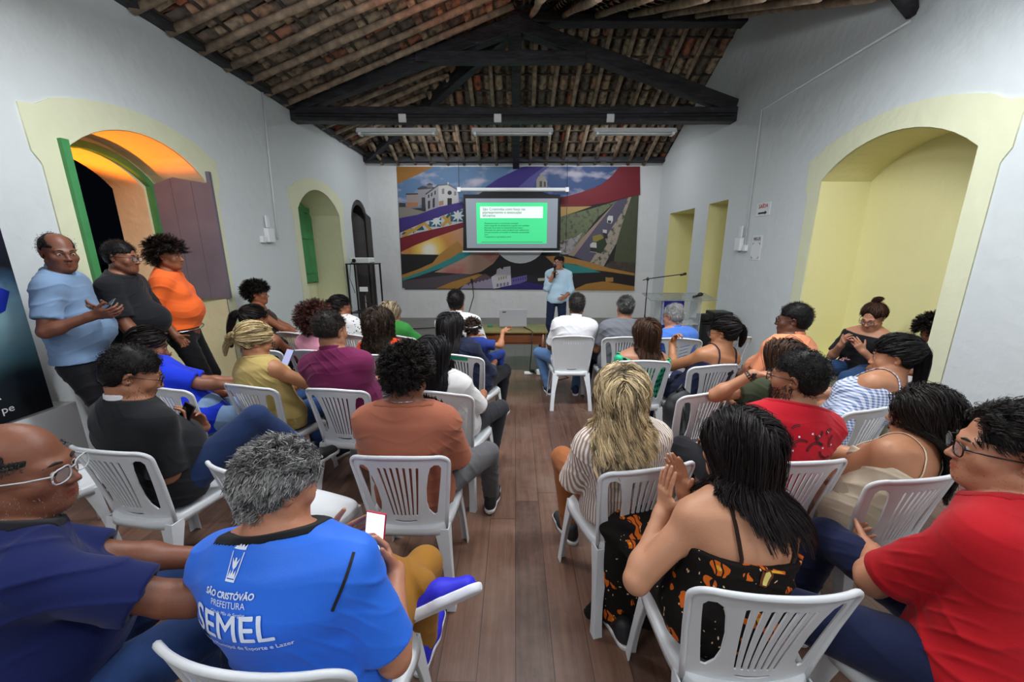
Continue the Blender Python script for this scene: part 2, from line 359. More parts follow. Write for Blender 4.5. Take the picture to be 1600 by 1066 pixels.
def wob(a,b,n,r,amp=.012):
    a=Vector(a);b=Vector(b); return [a.lerp(b,i/n)+Vector((rnd.uniform(-amp,amp),rnd.uniform(-amp,amp),rnd.uniform(-amp,amp)*.6)) for i in range(n+1)],[r*rnd.uniform(.88,1.12) for _ in range(n+1)]
ORD='first second third fourth fifth sixth seventh eighth ninth tenth eleventh twelfth thirteenth fourteenth fifteenth sixteenth seventeenth eighteenth nineteenth twentieth twenty-first twenty-second twenty-third twenty-fourth'.split()
CNT={}
def nth(key):
    CNT[key]=CNT.get(key,-1)+1; return ORD[min(CNT[key],23)]
def pole(a,b,r,name='rafter',m=None,n=5,grp='round pole rafters under the tiles',lab='round wooden pole rafter holding up the clay roof tiles'):
    p,q=wob(a,b,n,r); o=MB().tube(p,q,8).build(name,m or Mpole); meta(o,nth(grp)+' '+lab,'rafter',grp); return o
y=1.0;
while y<9.7:
    # a left-slope pole ends at the ridge or at the hip
    xe=0.0
    if y>6.9: xe=min(0,(backz(y)-3.98)/.3611-3.6)
    if xe>XL+.3: pole((XL+.02,y,leftz(XL)-.05),(xe,y+rnd.uniform(-.03,.03),leftz(xe)-.05),.043,lab='pale pole rafter up the left roof slope, counted from the camera end',grp='pole rafters of the left roof slope')
    y+=.40
x=-3.25
while x<3.5:
    if abs(x)>.12:
        yt=6.95 if x>0 else 10-(leftz(x)-3.80)/.4774
        yt=max(6.95,yt)
        if yt<9.7: pole((x*.985,YB,backz(YB)-.05),(x*.985,yt,backz(yt)-.05),.04,lab='grey pole rafter of the roof slope above the mural, counted from the left',grp='pole rafters of the back roof slope')
    x+=.40
for i in range(7):
    x=.25+i*.5; pole((x,4.1,5.28-(6.9-4.1)*.448-.05),(x,6.8,5.2),.04,lab='dark pole rafter near the ridge beam, counted from the truss peak',grp='pole rafters near the ridge beam')
# battens across the rafters
def batten(a,b,grp,lab):
    p,q=wob(a,b,6,.02,.006); o=MB().tube(p,q,6).build('batten',Mbatten); meta(o,nth(grp)+' '+lab,'batten',grp)
for j in range(1,10):
    s=j*.34; y=YB-s*.902; z=backz(y)-.0
    xl=max(XL,-3.6+(backz(y)-3.98)/.3611); batten((xl,y,z),(XR,y,z),'thin battens of the back roof slope','thin batten up from the mural wall on the back roof slope')
for j in range(0,11):
    s=j*.34+.1; x=XL+s*.94; z=leftz(x)
    yt=10-(leftz(x)-3.80)/.4774; yt=min(yt,9.95)
    if x<-.05: batten((x,1.0,z),(x,yt,z),'thin battens of the left roof slope','thin batten up from the left wall on the left roof slope')
# truss and main beams
def beam(name,a,b,w,h,lab,up=(0,0,1),m=None,rough=.006):
    a=Vector(a);b=Vector(b);t=(b-a).normalized(); s_=t.cross(Vector(up)).normalized(); u=s_.cross(t); L=(b-a).length; n=max(2,int(L/.3))
    V=[];F=[]
    for i in range(n+1):
        c=a.lerp(b,i/n)
        for sx,sy in ((-1,-1),(1,-1),(1,1),(-1,1)): V.append(c+s_*(sx*w/2+rnd.uniform(-rough,rough))+u*(sy*h/2+rnd.uniform(-rough,rough)))
    for i in range(n):
        for k in range(4): F.append((i*4+k,i*4+(k+1)%4,i*4+4+(k+1)%4,i*4+4+k))
    F+=[(3,2,1,0),tuple(n*4+k for k in range(4))]
    o=npmesh(name,V,F,m or Mbeam,smooth=False)
    bv=o.modifiers.new('b','BEVEL'); bv.width=.012; bv.segments=2
    return meta(o,lab,'beam')
beam('tie_beam',(XL+.001,6.9,3.86),(XR-.001,6.9,3.86),.2,.21,'long black tie beam across the room with white boxes and lamps')
beam('truss_rafter',(XL+.1,6.9,4.0),(0.02,6.9,5.12),.17,.2,'sloping black truss timber rising from the left wall to the peak')
beam('truss_rafter',(XR-.02,6.9,3.98),(0.0,6.9,5.12),.17,.2,'sloping black truss timber falling from the peak to the right wall')
beam('collar_beam',(-1.55,6.86,4.66),(1.1,6.86,4.66),.17,.15,'short black collar beam joining the two truss timbers')
beam('king_post',(0,6.9,4.6),(0,6.9,5.3),.2,.18,'short black post at the peak of the truss',up=(0,1,0))
beam('ridge_beam',(0.0,6.92,5.24),(XR-.001,6.92,5.24),.2,.22,'black ridge beam running from the truss peak to the right wall')
beam('hip_rafter',(XL+.05,YB-.05,3.86),(0,6.95,5.12),.15,.2,'black hip rafter from the back left corner to the truss peak')
beam('centre_rafter',(0.02,YB-.001,3.72),(0.02,7.0,5.1),.16,.18,'black middle rafter of the back slope ending over the mural')
beam('wall_plate_beam',(XL,YB-.09,3.83),(XR,YB-.09,3.83),.17,.12,'dark wall plate along the top of the mural wall')
beam('wall_plate_beam',(XL+.05,YF,3.97),(XL+.05,YB-.1,3.94),.14,.06,'dark wall plate along the top of the left wall')
# ---------------------------------------------------------------- windows, shutters, door
Mgreen=mat('green_paint','#3f8a52',.5,bump=.15,bscale=30,var=.15,vscale=6)
Mgrey=mat('violet_grey_paint','#6f6a76',.6,bump=.2,bscale=20,var=.12,vscale=3)
Mdark=mat('dark_carved_wood','#2a2422',.45,bump=.4,bscale=25,var=.3)
Mwhite=mat('white_plastic','#e4e6e8',.35)
Mblack=mat('black_plastic','#141416',.4)
Mmetal=mat('grey_metal','#8d8f92',.35,metal=.8)
Mprint=mat('black_print','#16161a',.6)
Mredp=mat('red_print','#b3232f',.6)
def shutter(name,a,b,z0,zs,zt,th,m,lab,planks=3,rails=True):
    """leaf from ground point a to b; top follows a half arch that rises from a's side or b's side"""
    a=Vector((a[0],a[1],0)); b=Vector((b[0],b[1],0)); L=(b-a).length
    e=empty(name,(a.x,a.y,z0),0,lab,'window shutter')
    M=framemat((0,0,0),b-a,(0,0,1))
    for k in range(planks):
        x0=L*k/planks+.002; x1=L*(k+1)/planks-.002
        f=lambda x: zs+(zt-zs)*math.sin(PI/2*x/L)
        poly=[(x0,0)]+[(x1,0)]+[(x1-(x1-x0)*i/5,f(x1-(x1-x0)*i/5)-z0) for i in range(6)]
        MB().prism(poly,M@Matrix.Translation((0,0,-th/2)),th).build('plank',m,e)
    if rails:
        for z in (.18,(zs-z0)*.55,zs-z0-.2):
            MB().b2((.03,z,th/2),(L-.03,z+.09,th/2+.018)).build('rail',m,e).matrix_local=M
    return e
# near window: green frame head, orange outer jamb belongs to the wall behind it
shutter('window_shutter',(-4.12,3.38),(-3.545,3.31),1.14,2.46,2.60,.05,Mgreen,'green wooden shutter folded open at the left edge of the large window',rails=False)
shutter('window_shutter',(-4.17,4.70),(-3.55,4.80),1.16,2.46,2.63,.045,Mgrey,'dark grey wooden shutter folded open on the right side of the large window',rails=False)
def archframe(name,y0,y1,zs,zt,bottom,X,w,d,m):
    a=arch_pts(y0,y1,zs,zt,16,bottom); b=arch_pts(y0+w,y1-w,zs-w*.2,zt-w,16,bottom)
    poly=a+b[::-1]; o=MB().prism(poly,Matrix(((0,0,1,X),(1,0,0,0),(0,1,0,0),(0,0,0,1))),-d).build(name,m); return struct(o)
archframe('window_1',3.36,4.72,2.46,2.77,1.12,-4.14,.07,.1,Mgreen)
archframe('window_2',6.74,8.16,2.38,2.72,1.08,-4.14,.07,.08,Mgreen)
struct(MB().b2((-4.25,3.3,1.06),(-4.1,4.79,1.12)).build('window_sill_1',Mcream))
shutter('window_shutter',(-4.18,7.5),(-4.16,8.12),1.1,2.66,2.42,.04,Mgreen,'green wooden shutter closed in the second window of the left wall')
shutter('window_shutter',(-4.18,6.86),(-4.17,7.48),1.1,2.42,2.68,.04,Mgreen,'green shutter leaf closed at the near side of the second left window')
# night outside: lit mast and lamps in the distance
mast=MB()
for dx in (0,.9): mast.tube([(-34+dx,24.6,0),(-34+dx,24.6,3.9)],.09,6)
for i in range(14): mast.tube([(-34,24.6,i*.28),(-33.1,24.6,i*.28+.28)],.04,4)
meta(mast.build('lattice_mast',mat('mast_glow','#c9c9c9',.5,emit=.35)),'pale lattice mast lit in the night outside the large window','mast')  # emission stands in for the light falling on the mast
Mlamp=mat('far_lamp','#ffe7c0',.5,emit=6)
rl=random.Random(3)
for i in range(9):
    meta(MB().sphere((-40+rl.uniform(-3,3),30+rl.uniform(-5,5),rl.uniform(.2,2.6)),.06,8,6).build('street_lamp',Mlamp),nth('sl')+' tiny far street lamp in the dark beyond the large window','lamp','far street lamps outside the window')
struct(MB().b2((-60,0,-.6),(-5.3,60,-.4)).build('ground_outside',mat('night_ground','#101010',.9)))
# dark double door with an arched head near the corner
archframe('door_1',8.84,9.79,2.43,2.84,.01,-3.62,.09,.3,Mdark)
dl_=shutter('door_leaf',(-3.86,8.95),(-3.9,9.36),.01,2.35,2.76,.05,Mdark,'dark carved wooden door leaf closed under the arched door head',2)
dl_['category']='door'
dr_=shutter('door_leaf',(-3.52,9.79),(-3.9,9.62),.01,2.5,2.76,.05,Mdark,'dark wooden door leaf swung open beside the mural wall corner',2); dr_['category']='door'
struct(MB().b2((-4.05,8.8,0),(-4.0,9.85,2.9)).build('door_back',Mblack))
# ---------------------------------------------------------------- mural on the back wall
CX_,CY_,FP=805.,533.,600.; cP,sP=math.cos(R(13.4)),math.sin(R(13.4))
def on_back(px,py,Y=10.0):
    u=(px-CX_)/FP; v=(CY_-py)/FP; k=Y/(cP+v*sP); return u*k,CAMH+(-sP+v*cP)*k
def mural():
    layers=[]
    def P(col,pts,kind=None): layers.append((col,pts,kind))
    P('#333236',[(75,78),(1522,78),(1488,815),(110,800)])
    P('#5d86b4',[(75,78),(1000,78),(620,208),(470,300),(330,320),(88,330)],'cloud')
    P('#b5782f',[(75,78),(300,78),(230,112),(150,150),(80,182)])
    P('#938c80',[(88,318),(140,322),(240,345),(290,335),(200,368),(92,388)])
    P('#3d4638',[(90,292),(130,296),(130,318),(90,320)])
    P('#a89690',[(135,242),(212,240),(212,318),(135,325)]); P('#b77a58',[(135,290),(205,292),(205,318),(135,324)]); P('#4c4346',[(131,238),(215,236),(215,244),(133,247)])
    P('#9a97a0',[(203,212),(250,198),(300,205),(300,250),(255,300),(203,310)]); P('#4b4750',[(198,208),(228,194),(300,200),(300,208),(205,216)])
    P('#77757c',[(257,186),(288,186),(288,204),(257,204)]); P('#3c3a42',[(250,187),(272,176),(295,187)])
    P('#aaa8b2',[(250,240),(325,190),(325,320),(250,345)]); P('#4d4a52',[(246,240),(325,184),(325,192),(250,247)])
    for x in (262,280,300): P('#45434b',[(x,248-(x-262)*.6),(x+9,242-(x-262)*.6),(x+9,262-(x-262)*.5),(x,266-(x-262)*.5)])
    P('#3d3b3d',[(225,262),(245,262),(248,335),(225,330)]); P('#3d3b3d',[(262,285),(275,278),(275,325),(262,332)]); P('#3d3b3d',[(290,270),(303,262),(303,318),(290,324)])
    P('#d2cfd2',[(325,190),(380,184),(440,222),(446,292),(325,316)]); P('#7a6f70',[(325,186),(380,179),(443,218),(443,224),(380,188),(325,194)])
    P('#d8d6d6',[(378,172),(386,172),(386,184),(378,184)]); P('#39404f',[(391+13*math.cos(i*.52),234+13*math.sin(i*.52)) for i in range(12)])
    P('#34302f',[(378,266),(404,266),(404,308),(378,312)]); P('#8d898a',[(345,210),(360,208),(360,240),(345,242)]); P('#8d898a',[(418,225),(430,228),(430,250),(418,250)]); P('#b98d70',[(327,285),(355,280),(355,305),(327,313)])
    P('#42308c',[(92,385),(200,365),(330,318),(470,288),(470,328),(400,352),(250,405),(100,470)])
    P('#c9d2d6',[(98,470),(250,405),(400,350),(470,326),(470,412),(380,432),(200,472),(98,502)])
    for x,y in ((145,470),(235,445),(400,375)):
        P('#29566f',[(x-42,y+14),(x-10,y-24),(x+6,y+10)]); P('#29566f',[(x+10,y-26),(x+40,y-20),(x+34,y+8)])
    for a,b in (((110,498),(180,450)),((185,452),(240,412)),((238,412),(285,460)),((345,432),(405,372)),((350,372),(400,420)),((115,460),(190,458))):
        dx,dy=b[0]-a[0],b[1]-a[1]; l=math.hypot(dx,dy); nx,ny=-dy/l*9,dx/l*9
        P('#d9a53c',[(a[0]-nx,a[1]-ny),(b[0]-nx,b[1]-ny),(b[0]+nx,b[1]+ny),(a[0]+nx,a[1]+ny)])
    for x,y,r_ in ((312,402,42),(440,370,44)):
        P('#2b6480',[(x-r_,y-r_*.8),(x+r_*.7,y-r_*.8),(x+r_*.7,y+r_*.8),(x-r_,y+r_*.8)])
        P('#dfe6ea',[(x+(r_ if i%2==0 else r_*.42)*math.cos(i*PI/8),y+(r_ if i%2==0 else r_*.42)*math.sin(i*PI/8)) for i in range(16)])
    P('#42308c',[(92,385),(200,365),(330,318),(470,288),(470,328),(400,352),(250,405),(100,470)])
    P('#8d1f2e',[(98,502),(200,472),(380,432),(472,410),(472,442),(300,500),(180,548),(102,586)])
    P('#d8a46c',[(102,586),(180,548),(300,500),(472,440),(472,588),(330,604),(105,598)],'sun')
    P('#2a2728',[(105,598),(335,602),(300,650),(200,692),(108,724)])
    P('#c88e3e',[(108,722),(200,690),(290,650),(330,600),(400,545),(440,520),(472,560),(472,592),(400,622),(250,692),(110,744)])
    P('#2f9d9c',[(110,744),(250,692),(400,622),(455,588),(535,588),(480,622),(350,680),(200,730),(112,757)])
    P('#c89a84',[(350,682),(480,622),(535,588),(700,588),(650,655),(590,700),(520,718),(300,706)],'dusk')
    P('#5c525c',[(112,757),(200,730),(300,708),(520,718),(620,690),(400,765),(310,801),(112,800)])
    P('#3a3336',[(112,757),(300,706),(440,716),(250,740)])
    P('#c48835',[(308,803),(400,765),(560,715),(645,676),(600,720),(480,780),(438,804)])
    P('#241f26',[(560,715),(650,655),(700,600),(960,600),(1130,700),(1130,812),(440,804),(600,720)])
    P('#f0f6ff',[(810+162*math.cos(a_*PI/16),492+162*math.sin(a_*PI/16)) for a_ in range(3,14)]+[(680,560),(940,560)])
    P('#a498b2',[(480,780),(640,742),(650,803),(455,803)]); P('#6b4f50',[(560,735),(600,712),(645,742),(490,775)])
    P('#d8d2e0',[(638,735),(668,715),(672,690),(690,680),(706,690),(712,676),(752,670),(758,790),(650,804)])
    P('#6e60b0',[(757,742),(850,722),(850,757),(757,792)]); P('#2c2180',[(690,795),(850,765),(950,780),(950,808),(690,806)])
    for i in range(6): P('#51466a',[(500+i*22,768-i*6),(508+i*22,766-i*6),(508+i*22,782-i*6),(500+i*22,784-i*6)])
    for i in range(6): P('#3b3188',[(768+i*14,748-i*3),(774+i*14,747-i*3),(774+i*14,762-i*3),(768+i*14,763-i*3)])
    for i in range(4): P('#b7a65e',[(680+i*14,735-i*3),(688+i*14,734-i*3),(688+i*14,752-i*3),(680+i*14,753-i*3)])
    for i in range(4): P('#8a7f9c',[(670+i*20,775-i*3),(682+i*20,773-i*3),(682+i*20,792-i*3),(670+i*20,794-i*3)])
    P('#c9c4b4',[(915,742),(955,740),(955,756),(915,758)])
    P('#3f5c98',[(860,78),(1400,78),(1360,130),(1290,185),(1190,230),(1050,262),(880,215)],'cloud')
    P('#3f2f90',[(590,210),(680,150),(830,78),(955,78),(870,140),(790,210)]); P('#5c5aa8',[(790,210),(870,140),(955,78),(985,78),(930,120),(880,210)])
    P('#a8a398',[(906,208),(906,160),(918,138),(935,128),(955,140),(970,165),(970,210)]); P('#5b5850',[(925,165),(940,165),(940,200),(925,200)]); P('#5b5850',[(950,168),(962,168),(962,200),(950,200)]); P('#a8a398',[(932,118),(940,118),(940,135),(932,135)])
    P('#8f2733',[(1520,78),(1522,246),(1440,262),(1330,292),(1210,312),(1050,318),(1050,264),(1160,235),(1280,192),(1350,140),(1398,78)])
    P('#d6ac66',[(1050,318),(1235,314),(1150,345),(1050,377)])
    P('#7c8763',[(1050,376),(1230,330),(1382,282),(1270,382),(1180,500),(1100,600),(1045,600)],'leaf')
    P('#b5aeb0',[(1048,520),(1130,500),(1180,470),(1110,600),(1045,600)],'leaf'); P('#b39a88',[(1382,282),(1400,276),(1270,450),(1130,612),(1095,605),(1180,500)])
    P('#655f78',[(1385,280),(1450,262),(1425,330),(1330,480),(1225,652),(1128,612),(1250,450)])
    P('#b9ab9c',[(1450,262),(1470,258),(1430,370),(1388,520),(1305,672),(1222,652),(1330,480),(1425,330)],'leaf')
    P('#5a6347',[(1470,258),(1512,248),(1495,655),(1360,672),(1385,520),(1430,370)],'leaf')
    P('#55463f',[(1350,640),(1490,650),(1488,715),(1300,680)],'leaf')
    P('#e0dfda',[(1225,540),(1240,528),(1280,532),(1272,560),(1268,590),(1225,585)]); P('#3c3d3a',[(1225,558),(1272,562),(1268,588),(1225,582)]); P('#a7963f',[(1240,492),(1285,480),(1312,500),(1295,530),(1242,522)]); P('#3c4a37',[(1262,525),(1312,500),(1325,540),(1290,595),(1265,590)])
    P('#e6e6e6',[(1326,385),(1335,370),(1360,372),(1360,400),(1350,418),(1326,412)]); P('#414450',[(1330,398),(1350,400),(1348,416),(1330,412)]); P('#dadada',[(1300,452),(1325,455),(1322,475),(1300,470)]); P('#37353e',[(1300,470),(1328,478),(1330,505),(1305,505)])
    P('#2c2527',[(1120,700),(1488,712),(1488,790),(1130,810)])
    P('#2f9d9c',[(1060,650),(1180,670),(1290,706),(1120,712),(1080,690)])
    P('#c88e3e',[(960,612),(1060,608),(1200,640),(1340,682),(1488,712),(1488,726),(1340,704),(1250,692),(1140,660),(1060,650),(1010,660)])
    P('#c48835',[(1120,812),(1200,775),(1300,760),(1400,775),(1488,790),(1488,815)]); P('#c28f45',[(1316,735),(1335,738),(1362,736),(1362,762),(1316,764)])
    cols=[];V=[];F=[];mi=[]
    for li,(col,pts,kind) in enumerate(layers):
        key=(col,kind)
        if key not in cols: cols.append(key)
        b=len(V)
        for x,y in pts:
            X,Z=on_back(600+x/3.807,240+y/3.807); V.append((X,9.985-li*.00012,Z))
        F.append(tuple(range(b,b+len(pts)))); mi.append(cols.index(key))
    ms=[]
    for col,kind in cols:
        rgb=[int(col[i_:i_+2],16) for i_ in (1,3,5)]; gy=sum(rgb)/3; col='#'+''.join('%02x'%int(max(0,min(255,(gy*.14+v_*.86)*.86))) for v_ in rgb); m=mat('mural_%s_%s'%(col[1:],kind or 'flat'),col,.55,spec=.3)
        if kind:
            nt=m.node_tree; b=nt.nodes['Principled BSDF']; g=N(nt,'NewGeometry'); mp=N(nt,'Mapping'); nt.links.new(g.outputs['Position'],mp.inputs[0])
            if kind=='sun':
                d=N(nt,'VectorMath'); d.operation='DISTANCE'; nt.links.new(g.outputs['Position'],d.inputs[0]); X,Z=on_back(671,392); d.inputs[1].default_value=(X,9.985,Z)
                r=N(nt,'ValToRGB'); nt.links.new(d.outputs['Value'],r.inputs[0]); e=r.color_ramp.elements; e[0].position=.1; e[0].color=srgb('#dcd6c8'); e[1].position=1; e[1].color=srgb('#b48a74')
                for p,c in ((.25,'#d6b65c'),(.5,'#bd8040')): x=e.new(p); x.color=srgb(c)
                nt.links.new(r.outputs[0],b.inputs[0])
            else:
                mp.inputs['Scale'].default_value=(1,1,2.2) if kind!='leaf' else (6,1,6)
                n=N(nt,'TexNoise'); n.inputs['Scale'].default_value=1.6; n.inputs['Detail'].default_value=7; nt.links.new(mp.outputs[0],n.inputs[0])
                f=math_(nt,'MULTIPLY',math_(nt,'SUBTRACT',n.outputs['Fac'],.5,True),6,True)
                alt={'cloud':'#a8a4b4','leaf':'#4b4a44','dusk':'#a86460'}[kind]
                nt.links.new(mixc(nt,f,srgb(col),srgb(alt)),b.inputs[0])
        ms.append(m)
    me=bpy.data.meshes.new('mural_print'); me.from_pydata(V,[],F)
    for m in ms: me.materials.append(m)
    me.polygons.foreach_set('material_index',mi)
    bm=bmesh.new(); bm.from_mesh(me); bmesh.ops.triangulate(bm,faces=[f for f in bm.faces if len(f.verts)>4])
    for f in bm.faces:
        if f.normal.y>0: f.normal_flip()
    bm.to_mesh(me); bm.free()
    e=empty('wall_mural',(0,10,0.7),0,'large colourful printed mural of churches, road and ribbons on the end wall','mural')
    o=bpy.data.objects.new('mural_print',me); link(o,e); o.matrix_parent_inverse=Matrix.Translation((0,-10,-.7))
    b=MB().b2((-2.86,9.986,.74),(3.0,10.0,3.69)).build('backing',mat('mural_backing','#4a4850',.6),e); b.matrix_parent_inverse=Matrix.Translation((0,-10,-.7))
mural()
# ---------------------------------------------------------------- projection screen
def sc(px,py): 
    X,Z=on_back(px,py,9.7); return X,Z
e=empty('projection_screen',(0,9.7,0),0,'pull-down projection screen showing a green slide, hung before the mural','screen')
def loc(o,z=0): o.location=(0,0,0); o.matrix_parent_inverse=Matrix.Translation((0,-9.7,0)); return o
x0,z1=sc(724,304); x1,z0=sc(873,391)
loc(MB().b2((x0,9.695,z0),(x1,9.705,z1)).build('border',mat('screen_black','#131316',.7),e))
loc(MB().b2((x0+.05,9.69,z0+.05),(x1-.05,9.694,z1-.09)).build('fabric',mat('screen_fabric','#8a929c',.8,emit=.28),e))  # emission stands in for projector light on the fabric
cz=sc(800,298)[1]
loc(MB().tube([(x0-.12,9.7,cz+.02),(x1+.2,9.7,cz+.02)],.045,12).b2((x0-.14,9.655,cz-.03),(x0-.06,9.745,cz+.07)).b2((x1+.12,9.655,cz-.03),(x1+.2,9.745,cz+.07)).build('case',Mwhite,e))
loc(MB().b2((x0-.06,9.68,z0-.05),(x1+.06,9.72,z0-.015)).build('bottom_bar',Mwhite,e))
for x in (x0-.1,x1+.16): loc(MB().tube([(x,9.72,cz+.05),(x,9.75,3.8)],.006,6).build('cord',Mblack,e))
loc(MB().tube([(x1+.17,9.7,cz),(x1+.17,9.7,1.75)],.006,6).build('pull_cord',Mblack,e))
def slidebox(pa,pb,y,name,m):
    a=sc(*pa); b=sc(*pb); return loc(MB().b2((a[0],y,b[1]),(b[0],y+.001,a[1])).build(name,m,e))
slidebox((744,317),(854,381),9.686,'slide',mat('slide_green','#4ae093',.8,emit=.42))  # slide and title box glow in place of projected light
slidebox((750,323),(848,341),9.683,'slide_title_box',mat('slide_white','#e4f4ee',.8,emit=.5))
Mst=mat('slide_title','#4f6a62',.8); Msb=mat('slide_text','#14704a',.8)
def scr_text(t,px,py,size,m):
    X,Z=sc(px,py); o=put_text('slide_text',t,size,framemat((X,9.68,Z),(1,0,0),(0,0,1)),m,e,align='LEFT'); return loc(o)
for i,t in enumerate(('São Cristóvão com foco no','planejamento e execução','eficiente')): scr_text(t,754,329+i*5,.092,Mst)
for i,t in enumerate(('Planejamento para o crescimento municipal,','Ações integradas de planejamento e gestão com qualidade','Execução de projetos de desenvolvimento urbano,','Elaboração dos planos anuais de gestão para melhoria dos','serviços prestados, priorizando as demandas da população','local,','Transparência e participação social')):
    scr_text(t,757,350+i*3.5,.046,Msb)
slidebox((752,378),(848,378.6),9.684,'slide_rule',Mst)
# ---------------------------------------------------------------- lamps and boxes on the tie beam
def tube_fixture(x0,x1,lab):
    e=empty('fluorescent_fixture',((x0+x1)/2,6.74,3.58),0,lab,'ceiling lamp','switched off tube fixtures under the tie beam'); L=(x1-x0)/2
    b=MB(); b.prism([(-.075,-.02),(-.03,.05),(.03,.05),(.075,-.02)],framemat((-L,0,0),(0,1,0),(0,0,1)),2*L); b.build('housing',Mwhite,e)
    for y in (-.035,.035): MB().tube([(-L+.05,y,-.035),(L-.05,y,-.035)],.014,10).build('tube',mat('tube_glass','#d5dcda',.2),e)
    for s in (-1,1): MB().b2((s*(L-.05)-.02,-.06,-.055),(s*(L-.05)+.02,.06,-.01)).build('tube_holder',Mwhite,e)
    for s in (-1,1): MB().tube([(s*L*.6,.03,.05),(s*L*.6,.06,.13)],.008,6).build('hanger',Mmetal,e)
tube_fixture(-2.52,-1.25,'white twin tube lamp under the beam, leftmost of three'); tube_fixture(-.69,.60,'white twin tube lamp under the beam, middle of three'); tube_fixture(1.26,2.56,'white twin tube lamp under the beam, rightmost of three')
for x,l in ((-1.8,'above the left tube lamp'),(-.28,'above the middle tube lamp'),(1.52,'above the right tube lamp')):
    meta(MB().box((x,6.785,3.79),(.12,.04,.12),bev=.008).build('junction_box',Mwhite),'white square junction box on the tie beam '+l,'junction box')
Mwire=mat('black_wire','#18181a',.5)
meta(MB().tube([(-3.5,6.78,3.82),(-1.8,6.78,3.80),(0,6.78,3.82),(1.6,6.78,3.80),(3.5,6.79,3.83)],.008,6).tube([(-3.5,6.78,3.86),(0,6.78,3.84),(3.5,6.79,3.87)],.006,6).build('beam_cable',Mwire),'black cables strung along the face of the tie beam','cable')
for x,l in ((-1.95,'left'),(2.1,'right')):
    meta(MB().box((x,9.87,3.80),(.14,.06,.07),bev=.01).build('junction_box',mat('dusty_box','#8f8d88',.7)),'small grey box on the wall plate above the %s part of the mural'%l,'junction box')
# conduits and emergency lamps
Mcond=mat('conduit_white','#d9dcdf',.4)
meta(MB().tube([(-3.585,6.12,3.93),(-3.585,6.05,2.9),(-3.585,6.0,1.9)],.012,8).build('conduit',Mcond),'thin white conduit running down the left wall','conduit')
meta(MB().tube([(3.535,4.01,3.74),(3.535,6.12,3.70),(3.535,6.09,1.8)],.013,8).build('conduit',Mcond),'thin white conduit bent down the right wall beside the exit sign','conduit')
def emergency(x,y,z,s,lab):
    e=empty('emergency_light',(x,y,z),0,lab,'emergency light')
    MB().box((-s*.035,0,0),(.07,.15,.2),bev=.01).build('body',Mwhite,e)
    MB().box((-s*.03,.0,.19),(.03,.09,.17),bev=.012).build('lamp_panel',mat('lamp_plastic','#dfe3e6',.2),e)
    MB().box((-s*.025,-.15 if s<0 else -.16,-.06),(.05,.08,.09),bev=.008).build('socket_box',Mwhite,e)
emergency(-3.6,5.78,1.95,-1,'white emergency light on the left wall between the windows')
emergency(3.55,6.22,1.83,1,'white emergency light on the right wall beside the conduit')
# broken plaster and a beam stub high on the right wall
meta(MB().tube([(3.3,3.95,4.02),(3.56,4.02,3.80)],[.10,.05],8).build('beam_stub',Mbeam),'end of a dark beam set in the right wall at the top','beam')
# signs
def sign(y0,y1,z0,z1,name,lab):
    e=empty(name,(3.549,(y0+y1)/2,(z0+z1)/2),0,lab,'sign'); MB().b2((-.006,-(y1-y0)/2,-(z1-z0)/2),(0,(y1-y0)/2,(z1-z0)/2)).build('board',mat('paper_white','#dfe1e6',.5),e); return e
e=sign(5.62,5.93,2.22,2.40,'exit_sign','white paper exit sign with red word and black arrow on the right wall')
put_text('word','SAÍDA',.075,framemat((-.008,0,.02),(0,-1,0),(0,0,1)),Mredp,e,bold=.001)
MB().prism([(-.10,-.012),(.05,-.012),(.05,-.028),(.10,.0),(.05,.028),(.05,.012),(-.10,.012)],framemat((-.0075,0,-.05),(0,-1,0),(0,0,1)),.001).build('arrow',Mprint,e)
e=sign(5.70,5.93,1.60,1.95,'wifi_sign','white paper wireless sign under the exit sign on the right wall')
put_text('word','Wi-Fi',.075,framemat((-.008,0,.10),(0,-1,0),(0,0,1)),Mprint,e,bold=.001)
b=MB(); Mq=framemat((-.0075,0,0),(0,-1,0),(0,0,1))
for sx,sz in ((-1,.07),(1,.07),(-1,-.15),(1,-.15)):
    d=-1 if sz>0 else 1
    b.prism([(sx*.09,sz),(sx*.09,sz+d*.03),(sx*.083,sz+d*.03),(sx*.083,sz)],Mq,.001)
    b.prism([(sx*.09,sz),(sx*.05,sz),(sx*.05,sz+d*.006),(sx*.09,sz+d*.006)],Mq,.001)
b.build('bracket_marks',Mprint,e)
# ---------------------------------------------------------------- banner by the left wall
def banner_mat():
    m=mat('banner_photo','#0c0e1c',.35); nt=m.node_tree; b=nt.nodes['Principled BSDF']; g=N(nt,'NewGeometry'); sx=N(nt,'SeparateXYZ'); nt.links.new(g.outputs['Position'],sx.inputs[0])
    n=N(nt,'TexNoise'); n.inputs['Scale'].default_value=2.2; n.inputs['Detail'].default_value=4; nt.links.new(g.outputs['Position'],n.inputs[0])
    v=math_(nt,'ADD',sx.outputs[2],math_(nt,'MULTIPLY',n.outputs['Fac'],.5))
    r=N(nt,'ValToRGB'); nt.links.new(math_(nt,'DIVIDE',math_(nt,'SUBTRACT',v,.85),1.7),r.inputs[0]); e=r.color_ramp.elements
    e[0].position=.06; e[0].color=srgb('#16181c'); e[1].position=.74; e[1].color=srgb('#0a0c22')
    for p,c in ((.16,'#1f2a33'),(.3,'#5d8490'),(.42,'#8fb4bc'),(.52,'#7aa0b2'),(.60,'#35506a'),(.66,'#0b0d1a')): x=e.new(p); x.color=srgb(c)
    nt.links.new(r.outputs[0],b.inputs[0]); return m
e=empty('photo_banner',(-3.35,2.0,.6),0,'tall dark banner with blue figures at the left wall behind the standing man','banner')
M0=Matrix.Translation((3.35,-2.0,-.6))
def bl(o): o.matrix_parent_inverse=M0; return o
